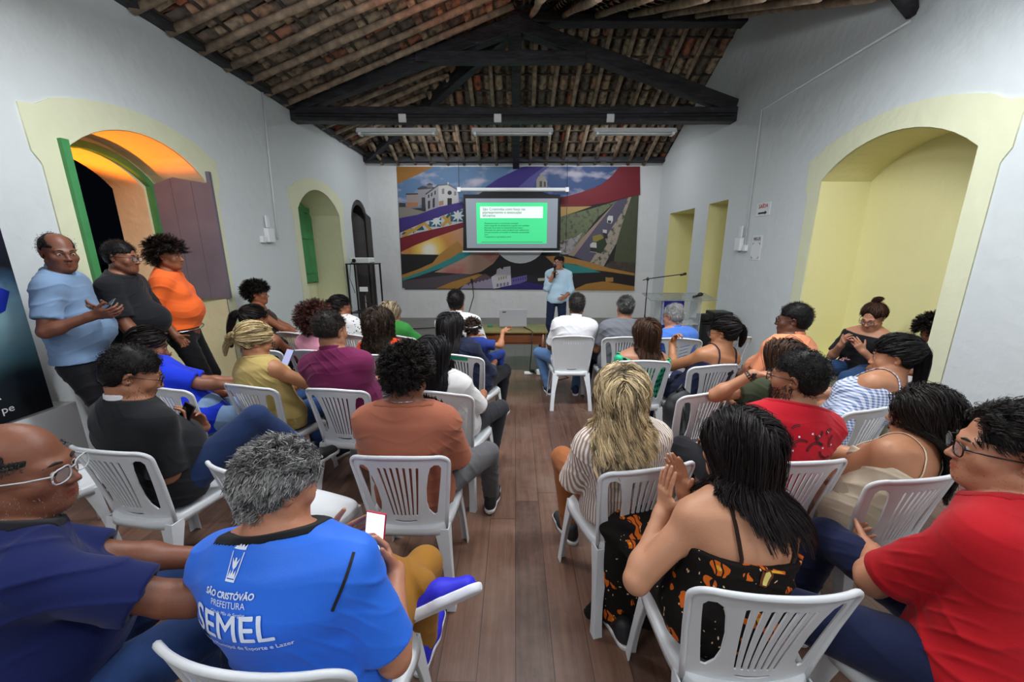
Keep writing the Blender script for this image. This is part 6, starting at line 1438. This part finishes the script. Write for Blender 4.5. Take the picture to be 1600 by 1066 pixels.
person('R4','woman with brown hair in a green and black checked blouse',x,y,0,H_,hy=15,hp=4,fem=1,s=1.04,g=1.15,skin_='#b07c60',shirt='#28a878',shirtmat=pattern('gingham_green','gingham',['#3cc492','#1d7a5c','#14211e'],1.0),neck='wide',pants='#2a2a32',h=.006,sleeve=.95,hair=dict(style='long',length=.20,dens=3.2,thick=.0013,child=20,vol=.006,cols=('#1a100c','#5a3a28')))
x,y,ya=C(1.61,2.92,12,'white chair under the woman in the navy strap top'); H_=ray(1131,520,3.10)
person('R5','woman in a navy strap top with a black ponytail, hand at her face',x,y,14,H_,hy=25,hp=10,fem=1,s=1.02,g=1.12,skin_='#a5714e',shirt='#191d38',sleeve=0,neck='strap',straps=(cloth('navy_strap','#191d38'),.014),pants='#1c2748',h=.006,glasses='#3a3432',backline=.06,
  hair=dict(style='tied',length=.15,tie=(.02,-.10,.04),dens=2.2,vol=.006,cols=BLK,tails=[('tail',[(.02,-.095,.04),(.03,-.13,.03),(.03,-.125,-.05),(.02,-.105,-.11)],.032,.022,dict(n=450))]),arms=dict(L=((-.06,.26,.92),(.1,-.35,.95),(.2,-.8,0),.9),R=((.1,.3,.70),(-.9,.3,-.1),(0,0,-1),.4)))
x,y,ya=C(2.24,2.86,14,'white chair under the man in the peach shirt'); H_=ray(1240,500,3.10)
person('R6','man with glasses in a peach shirt beside the yellow niche',x,y,20,H_,hy=28,hp=3,s=1.1,g=1.22,belly=.03,skin_='#5c3a2a',shirt='#e08e66',neck='polo',collar='#e08e66',pants='#2b2b33',h=.006,glasses='#111114',hair=dict(HS,cols=BLK,vol=.006,dens=2))
x,y,ya=C(1.62,2.13,14,'white chair under the woman tying up her brown hair'); H_=ray(1222,562,2.42)
person('R7','woman with a smartwatch lifting her arm to her long brown hair',x,y,14,H_,hy=-10,hp=10,fem=1,s=1.02,skin_='#b07c5c',shirt='#39402c',sleeve=.5,pants='#1d1d24',h=.0055,armsw=dict(L=((1.43,2.20,1.02),(.95,.05,.1),(0,-.3,-1),.4)),poleL=(-1,.1,-.12),hair=dict(style='long',length=.24,dens=2.6,thick=.0012,vol=.008,cols=('#1a100c','#5f4030')))
i=PEOPLE['R7']; S_,E,w_,_,sg=i['A']['L']; d=nrm(w_-E); bb=w_-d*.02
o=MB().tube([tuple(bb-d*.012),tuple(bb+d*.012)],.034,14,cap=False).box(tuple(bb+np.array((0,-.034,.012))),(.035,.014,.034),bev=.004).build('smartwatch',Mblack,i['root'])
H_=ray(1364,496,3.80); R8=person('R8','woman in black top, glasses and top bun using a phone in the niche',3.62,3.86,118,H_,hy=-6,hp=26,hr=-4,fem=1,s=1.03,g=1.12,pz=.53,skin_='#b98468',shirt='#17171b',neck='wide',sleeve=.85,pants='#27456e',h=.005,glasses='#5a3028',
  hair=dict(style='tied',length=.15,tie=(0,-.055,.125),dens=2.4,vol=.005,front=.065,cols=('#1c110d','#5c3a2c'),tails=[('bun',[(0,-.05,.12),(.03,-.07,.15),(-.03,-.08,.16),(0,-.05,.17),(0,-.06,.13)],.026,.024,dict(n=420,curl=.006))]),arms=PH(.80,.28),legs=dict(R=((.22,.55,.10),(.3,.5,1)),L=((-.02,.52,.10),(-.1,.5,1))))
p,f,n=handpt('R8','R',.09,.02); p2,_,_=handpt('R8','L',.09,.02); phone('phone held in both hands by the woman in the niche',tuple((p+p2)/2+np.array((0,0,.01))),(-.9,-.5,.25),(.3,-.1,1),case='#a05048')
H_=ray(1456,516,3.42); person('R9','curly-haired child in a white T-shirt half hidden behind the niche edge',3.80,3.46,85,H_,hy=15,hp=30,fem=1,s=.84,pz=.50,skin_='#8a573c',shirt='#d8dadc',collar='#d8dadc',pants='#4a4a55',h=.0065,hair=dict(style='afro',length=.055,curl=.006,curlf=170,dens=3,child=20,vol=.026,cols=BLK))
x,y,ya=C(2.12,2.08,18,'white chair under the woman in the blue and white striped dress'); H_=ray(1398,558,2.34)
person('R10','woman with a beaded black ponytail in a blue and white striped dress',x,y,22,H_,hy=22,hp=10,fem=1,s=1.06,g=1.15,skin_='#b07c5c',shirt='#b8c4dc',shirtmat=pattern('stripe_blue','check',['#e4e8f2','#5f78ac'],.9),sleeve=0,neck='strap',backline=.045,straps=(pattern('stripe_blue','check',[],1),.022),pants='#5f7096',pantsmat=pattern('stripe_blue','check',[],1),h=.0055,
  hair=dict(style='tied',length=.16,tie=(.02,-.105,.05),dens=2.6,vol=.007,child=18,cols=('#0a090a','#201c1c'),tails=[('tail',[(.02,-.09,.05),(-.0,-.115,.02),(-.02,-.105,-.08),(-.03,-.085,-.21)],.044,.032,dict(n=1000))]),arms=CROSS)
i=PEOPLE['R10']; b=MB(); rr_=random.Random(2)
for k in range(12): a_=k*PI/6; b.sphere(tuple(i['Hc']+i['Mh']@(np.array((.02+.024*math.cos(a_),-.108,.05+.024*math.sin(a_)))*i['hs'])),.006,8,6)
b.build('pearl_hair_band',Mwhite,i['root'])
x,y,ya=C(1.27,1.50,4,'white chair under the bearded man in the red patterned T-shirt'); H_=ray(1247,590,1.76)
person('R11','bearded man with glasses in a red T-shirt printed with black arcs',x,y,2,H_,hy=32,hp=2,s=1.08,g=1.06,skin_='#9a6a4e',shirt='#b81426',collar='#a51020',pants='#1a1a20',h=.0048,sleeve=.9,glasses='#111114',hair=dict(HS,dens=3,length=.006,vol=.004,cols=('#0c0a0a','#2a2422')),beard=(BLK,2200,.018,.0009))
x,y,ya=C(1.67,1.38,10,'white chair under the woman in the beige strap top'); H_=ray(1440,650,1.64)
person('R12','woman with long wavy dark hair and brown glasses in a cream strap top',x,y,16,H_,hy=28,hp=4,fem=1,s=1.0,g=1.05,skin_='#b07c5c',shirt='#cfc0a8',sleeve=0,neck='strap',backline=.09,straps=(cloth('cream_strap','#dccfb8'),.008),pants='#a89a86',h=.005,glasses='#5a3424',hair=dict(style='long',length=.30,dens=4,child=22,curl=.007,curlf=45,vol=.016,thick=.0011,cols=('#0c0a0a','#2c2320')),arms=dict(L=((-.04,.34,.70),(.4,.8,-.2),(0,0,-1),.4),R=((.04,.38,.70),(-.5,.8,-.2),(0,0,-1),.4)),shoes=('#2a2a2c','#caa090'))
x,y,ya=C(.59,1.45,13,'white chair under the woman with long wavy blonde hair'); H_=ray(972,618,1.64)
person('R13','woman with long wavy blonde hair in a brown and white pinstriped blouse',x,y,10,H_,hy=-22,hp=3,fem=1,s=1.04,g=1.12,skin_='#c08a68',shirt='#b3a08e',shirtmat=pattern('stripe_beige','vstripe',['#e6e0da','#a58a76'],1),pants='#9a5c34',h=.005,sleeve=.95,glasses='#222226',fold=.003,hair=dict(style='long',length=.27,dens=4.5,child=22,curl=.016,curlf=40,vol=.012,thick=.0011,streak=1,cols=('#33261c','#f0d6a8')))
x,y,ya=C(.73,.84,-1,'white chair under the woman in the black toucan-print dress',k=1.05); H_=ray(1150,700,1.22)
R14=person('R14','woman with long black hair and bare back in a black toucan-print dress',x,y,8,H_,hy=20,hp=8,fem=1,s=1.06,g=1.14,skin_='#c08c6c',shirt='#16120f',shirtmat=pattern('toucan_cloth','floral',['#15110f','#d8691c','#e8c79a','#e8b02a'],1.0),sleeve=0,neck='strap',backline=.10,pants=None,skirt=(pattern('toucan_cloth','floral',[],1),.03,.26),h=.0045,
  straps=(cloth('black_orange_strap','#2a1a10'),.014),hair=dict(style='long',length=.31,dens=4.5,child=22,vol=.006,curl=.004,curlf=25,thick=.0010,cols=('#0b0909','#2a2121')),
  armsw=dict(L=((.555,1.25,.80),(.0,.08,1),(.95,.25,0),.10,.5,.8),R=((.66,1.32,.83),(-.30,.1,.95),(-.75,-.4,.2),.15,.4,.4)),poleL=(-.8,-.35,-.9),legs=dict(R=((.2,.38,.085),(.3,.5,1.5)),L=((-.2,.38,.085),(-.3,.5,1.5))))
x,y,ya=C(1.40,.66,16,'white chair under the man in the red T-shirt at the right edge'); H_=ray(1578,705,1.06)
person('R15','man with black-framed glasses in a plain red T-shirt at the right edge',x+.06,y,26,H_,hy=30,hp=2,s=1.12,g=1.10,belly=0,chestw=1.1,skin_='#b57f62',shirt='#b0101c',collar='#a00d18',pants='#141c3c',h=.0048,fold=.0035,glasses='#0e0e10',fat=.9,sleeve=.85,hair=dict(style='short',length=.022,dens=4,thick=.0009,child=24,vol=.012,front=.066,cols=BLK),
  elbows=dict(L=(1.235,1.10,.63)),armsw=dict(L=((1.40,1.27,.60),(.3,.8,-.3),(.6,-.2,.4),.6),R=((1.50,1.15,.62),(-.1,.6,-.8),(-1,0,0),.5)),beard=(BLK,500,.003,.0005),legs=dict(L=((-.30,.62,.09),(-.6,.4,1)),R=((.15,.55,.085),(.2,.5,1.5))))
# ---- empty chairs
chair(-1.18,1.43,-20,'empty white chair between the black polo and the SEMEL shirt')
chair(-2.85,1.70,-35,'empty white chair by the banner at the left edge')
chair(-2.50,4.15,-15,'empty white chair in front of the yellow table')
chair(2.33,3.9,18,'empty white chair against the right wall behind the navy strap top')
chair(1.27,2.33,20,'white chair with a black backpack on its seat')

# ---- prints on the clothes
Mw=mat('shirt_print_white','#e2ebf8',.6); Mbk=mat('shirt_print_black','#141012',.7); Mor=mat('print_orange','#d8621a',.8); Myb=mat('print_yellow','#e6b62c',.8); Mcr=mat('print_cream','#d9c08e',.8)
fr=decal_frame('L2','shirt',(325,985),(420,1000))
if fr:
    W_=fr[6]*1.30
    def T(t,w,ox,oy,bold=0,**k):
        me=text_mesh(t,.1,th=0,**k); xs=[v.co.x for v in me.vertices]; sc_=w/(max(xs)-min(xs)); me.transform(Matrix.Scale(sc_,4)); bm_=bmesh.new()
        for dx_,dy_ in ([(0,0)] if not bold else [(-bold,0),(bold,0),(0,bold),(0,-bold)]): m2_=me.copy(); m2_.transform(Matrix.Translation((dx_,dy_,(dx_+2*dy_)*.02))); bm_.from_mesh(m2_)
        m3_=bpy.data.meshes.new('t'); bm_.to_mesh(m3_); bm_.free(); decal(fr,'shirt_lettering',m3_,Mw,ox-W_*.17,oy)
    T('SEMEL',W_,W_*.5,.0,bold=.0013); T('Secretaria Municipal de Esporte e Lazer',W_*1.18,W_*.56,-.026,bold=.0003)
    T('SÃO CRISTÓVÃO',W_*.62,W_*.50,.098,bold=.0008,shear=.2); T('PREFEITURA',W_*.44,W_*.50,.078); T('Cidade Mãe de Sergipe',W_*.44,W_*.50,.062,shear=.4)
    cx=W_*.33
    for pl in ([(-.020,.182),(-.017,.182),(-.012,.135),(-.015,.135)],[(.017,.182),(.020,.182),(.015,.135),(.012,.135)],[(-.015,.135),(.015,.135),(.015,.131),(-.015,.131)],[(-.012,.137),(-.008,.150),(-.004,.142),(0,.152),(.004,.142),(.008,.150),(.012,.137)],
      [(-.012,.172),(-.004,.164),(-.002,.172),(.002,.172),(.004,.164),(.012,.172),(.006,.156),(0,.150),(-.006,.156)],[(-.020,.186),(.020,.186),(.022,.196),(.014,.190),(.010,.198),(.004,.190),(0,.199),(-.004,.190),(-.010,.198),(-.014,.190),(-.022,.196)]):
        decal(fr,'shirt_emblem',[(x+cx,y) for x,y in pl],Mw)
fr=decal_frame('L2','shirt',(519,955),(553,862))
if fr: decal(fr,'black_seam',[(0,-.004),(fr[6],-.004),(fr[6],.004),(0,.004)],Mbk,grid=.02)
fr=decal_frame('R11','shirt',(1208,690),(1306,690))
if fr:
    W_=fr[6]
    def arc(cx,cy,r_,a0,a1,w=.0035):
        aa=[R(a0+(a1-a0)*i/9) for i in range(10)]; decal(fr,'arc_print',[(cx+r_*math.cos(a),cy+r_*math.sin(a)) for a in aa]+[(cx+(r_-w)*math.cos(a),cy+(r_-w)*math.sin(a)) for a in aa[::-1]],Mbk)
    for cx,cy,r_,a0,a1 in ((.05,.06,.045,190,300),(.09,.05,.04,80,150),(.15,.07,.05,280,350),(.20,.045,.05,180,260),(.235,.04,.03,60,170),(.10,-.03,.055,60,150),(.16,-.03,.045,40,180),(.22,-.02,.05,190,300),(.04,-.02,.04,10,110),(.27,.0,.05,120,200)):
        for dr in (0,.007): arc(cx*W_/.29,cy,r_-dr,a0,a1)
    for x_,y_ in ((.05,.045),(.095,.035),(.155,.05),(.02,-.02),(.07,-.03),(.21,-.015),(.24,.055),(.265,-.005),(.19,.04)): decal(fr,'square_print',[(x_-.004,y_-.004),(x_+.004,y_-.004),(x_+.004,y_+.004),(x_-.004,y_+.004)],Mw)
fr=decal_frame('R14','shirt',(1190,893),(1240,896)) or decal_frame('R14','skirt',(1190,900),(1250,905))
if fr:
    def D_(pl,m,o=.0025): decal(fr,'toucan_print',[(x*.001*1.0,y*.001) for x,y in pl],m,off=o)
    D_([(5,-45),(30,-50),(40,-10),(30,15),(10,22),(0,5)],mat('print_brown','#6b3414',.8)); D_([(12,-40),(26,-42),(30,-5),(20,6),(10,0)],mat('print_pale','#e4d27a',.8),.0032); D_([(22,22),(45,26),(75,12),(80,2),(50,4),(28,4)],Mor,.0032); D_([(24,10),(50,13),(74,6),(50,5),(28,5)],Myb,.0038); D_([(12,8),(20,20),(28,12),(24,2)],Myb,.0038)
for k_ in PLOG: print('PL',k_)
# ---- accessories and things on chairs
def ring(key,side,back,r_,t,m,name):
    i=PEOPLE[key]; S_,E,w_,_,sg=i['A'][side]; d=nrm(w_-E); a=nrm(np.cross(d,(0,0,1.))); b=np.cross(d,a); c0=w_-d*back
    MB().tube([tuple(c0+(a*math.cos(q)+b*math.sin(q))*r_) for q in np.linspace(0,2*PI,18)],t,6,cap=False).build(name,m,i['root'])
ring('R14','L',.03,.032,.0025,mat('gold','#d8b070',.25,metal=1),'bracelet'); ring('R12','L',.02,.030,.004,Mblack,'hair_tie'); ring('R12','L',.035,.030,.004,mat('teal_cord','#3a7fb0',.6),'cord_bracelet'); ring('L6','R',.03,.030,.005,MATS['gold'],'bracelet')
i=PEOPLE['L4']; ax=nrm(i['Sb']-i['Nk']); c0=i['Nk']+ax*.052; MB().tube([tuple(c0+i['rt']*.066*math.cos(q)+i['fwd']*.066*math.sin(q)+np.array((0,0,-.012*math.sin(q)))) for q in np.linspace(0,2*PI,24)],.0022,6,cap=False).build('neck_chain',mat('silver','#c8cacc',.25,metal=1),i['root'])
i=PEOPLE['S3']; c0=i['P0']+np.array((0,0,.045)); MB().tube([tuple(c0+i['rt']*.205*math.cos(q)+i['fwd']*.165*math.sin(q)) for q in np.linspace(0,2*PI,30)],.006,6,cap=False).build('chain_belt',MATS['silver'],i['root'])
phone('dark phone in the hands of the standing man in the grey-blue shirt',ray(166,480,2.60),(.8,-.1,.45),(-.3,-.6,.7),case='#1c2a2a')
g=G((-.2,-.16,-.02),(.2,.16,.4),.009); g.ell((0,0,.15),(.13,.09,.17),None,.03); g.ell((0,-.07,.10),(.10,.05,.10),None,.03); g.disp(lambda X,Y,Z: np.sin(X*40+Z*20)*np.sin(Z*35),.004); g.plane((0,0,0),(0,0,-1))
V,Q=g.mesh(); e=empty('backpack',(1.20,2.62,.44),R(20),'black backpack slumped on the seat of the empty chair','bag'); npmesh('bag_body',V,Q,mat('black_nylon','#15161a',.6,bump=.4,bscale=30),e)
MB().tube([(-.06,-.09,.27),(-.07,-.13,.2),(-.06,-.12,.05)],.012,6).build('strap',Mblack,e); MB().tube([(-.04,0,.31),(0,0,.36),(.04,0,.31)],.008,6).build('handle',Mblack,e)
g=G((-.2,-.1,-.02),(.2,.1,.2),.008); g.ecap((-.08,0,.07),(.08,0,.07),(1,0,0),.09,.045,.09,.045,.02); g.plane((0,0,0),(0,0,-1)); g.disp(lambda X,Y,Z: np.sin(X*50+Z*30),.002)
V,Q=g.mesh(); e=empty('handbag',(-2.34,2.84,.61),R(-30),'brown leather handbag on the lap of the woman in royal blue','handbag'); npmesh('bag_body',V,Q,mat('brown_leather','#8a4a20',.45,bump=.2,bscale=40),e); MB().tube([(-.10,0,.10),(-.06,-.02,.16),(.06,-.02,.16),(.10,0,.10)],.007,6).build('strap',MATS['brown_leather'],e)

fr=decal_frame('L2','shoeL',(668,893),(700,878))
if fr: decal(fr,'swoosh_mark',[(0,.004),(.006,-.004),(.02,-.006),(.055,.016),(.022,.0),(.010,.0)],Mw,grid=.02)
g=G((-.17,-.12,-.02),(.17,.12,.2),.007); g.ell((0,0,.05),(.13,.085,.07),None,.02); g.plane((0,0,0),(0,0,-1)); g.disp(lambda X,Y,Z: np.sin(X*45+Y*30)*np.sin(Z*40+X*20),.004)
V,Q=g.mesh(); e=empty('cloth_bag',(1.50,1.86,.555),R(25),'white cloth bag with brown leaf print beside the woman in the cream top','bag'); npmesh('bag_body',V,Q,pattern('leaf_print','floral',['#dcd8d0','#a8522a','#7c2f22','#c8743c'],1.1),e); MB().tube([(-.08,0,.10),(-.04,.0,.17),(.04,0,.17),(.08,0,.10)],.006,6).build('strap',MATS['brown_leather'],e)
i=PEOPLE['R8']; rr_=random.Random(4); q0=toworld('R8',(.06,.26,.64)); pp=[tuple(q0+np.array((rr_.uniform(-.05,.05),rr_.uniform(-.05,.05),.01*k_/8+rr_.uniform(0,.02)))) for k_ in range(14)]
meta(MB().tube(pp,.004,6).build('charging_cable',mat('pink_cable','#d89aa0',.5)),'pink coiled cable on the lap of the woman in the niche','cable')

for o in list(bpy.data.objects):
    if o.get('label','').startswith('white chair with a green painted label'):
        b=MB(); n_=10
        for i_ in range(n_):
            x0_=-.10+.2*i_/n_; x1_=x0_+.2/n_; ym=lambda x_: -.2855+(x_*x_)*1.1
            b.prism([(0,0),(x1_-x0_,0),(x1_-x0_,.032-(.004 if i_ in(0,n_-1) else 0)),(0,.032)],framemat((x0_,ym(x0_)-.001,.818),(x1_-x0_,ym(x1_)-ym(x0_),0),(0,-.1,1)),.0015)
        b.build('green_label',mat('label_green','#1d8f68',.5),o)

# release the working arrays before rendering
PEOPLE.clear(); fr=None; i=None; g=None; V=Q=None; bpy.data.orphans_purge()
import gc; gc.collect()
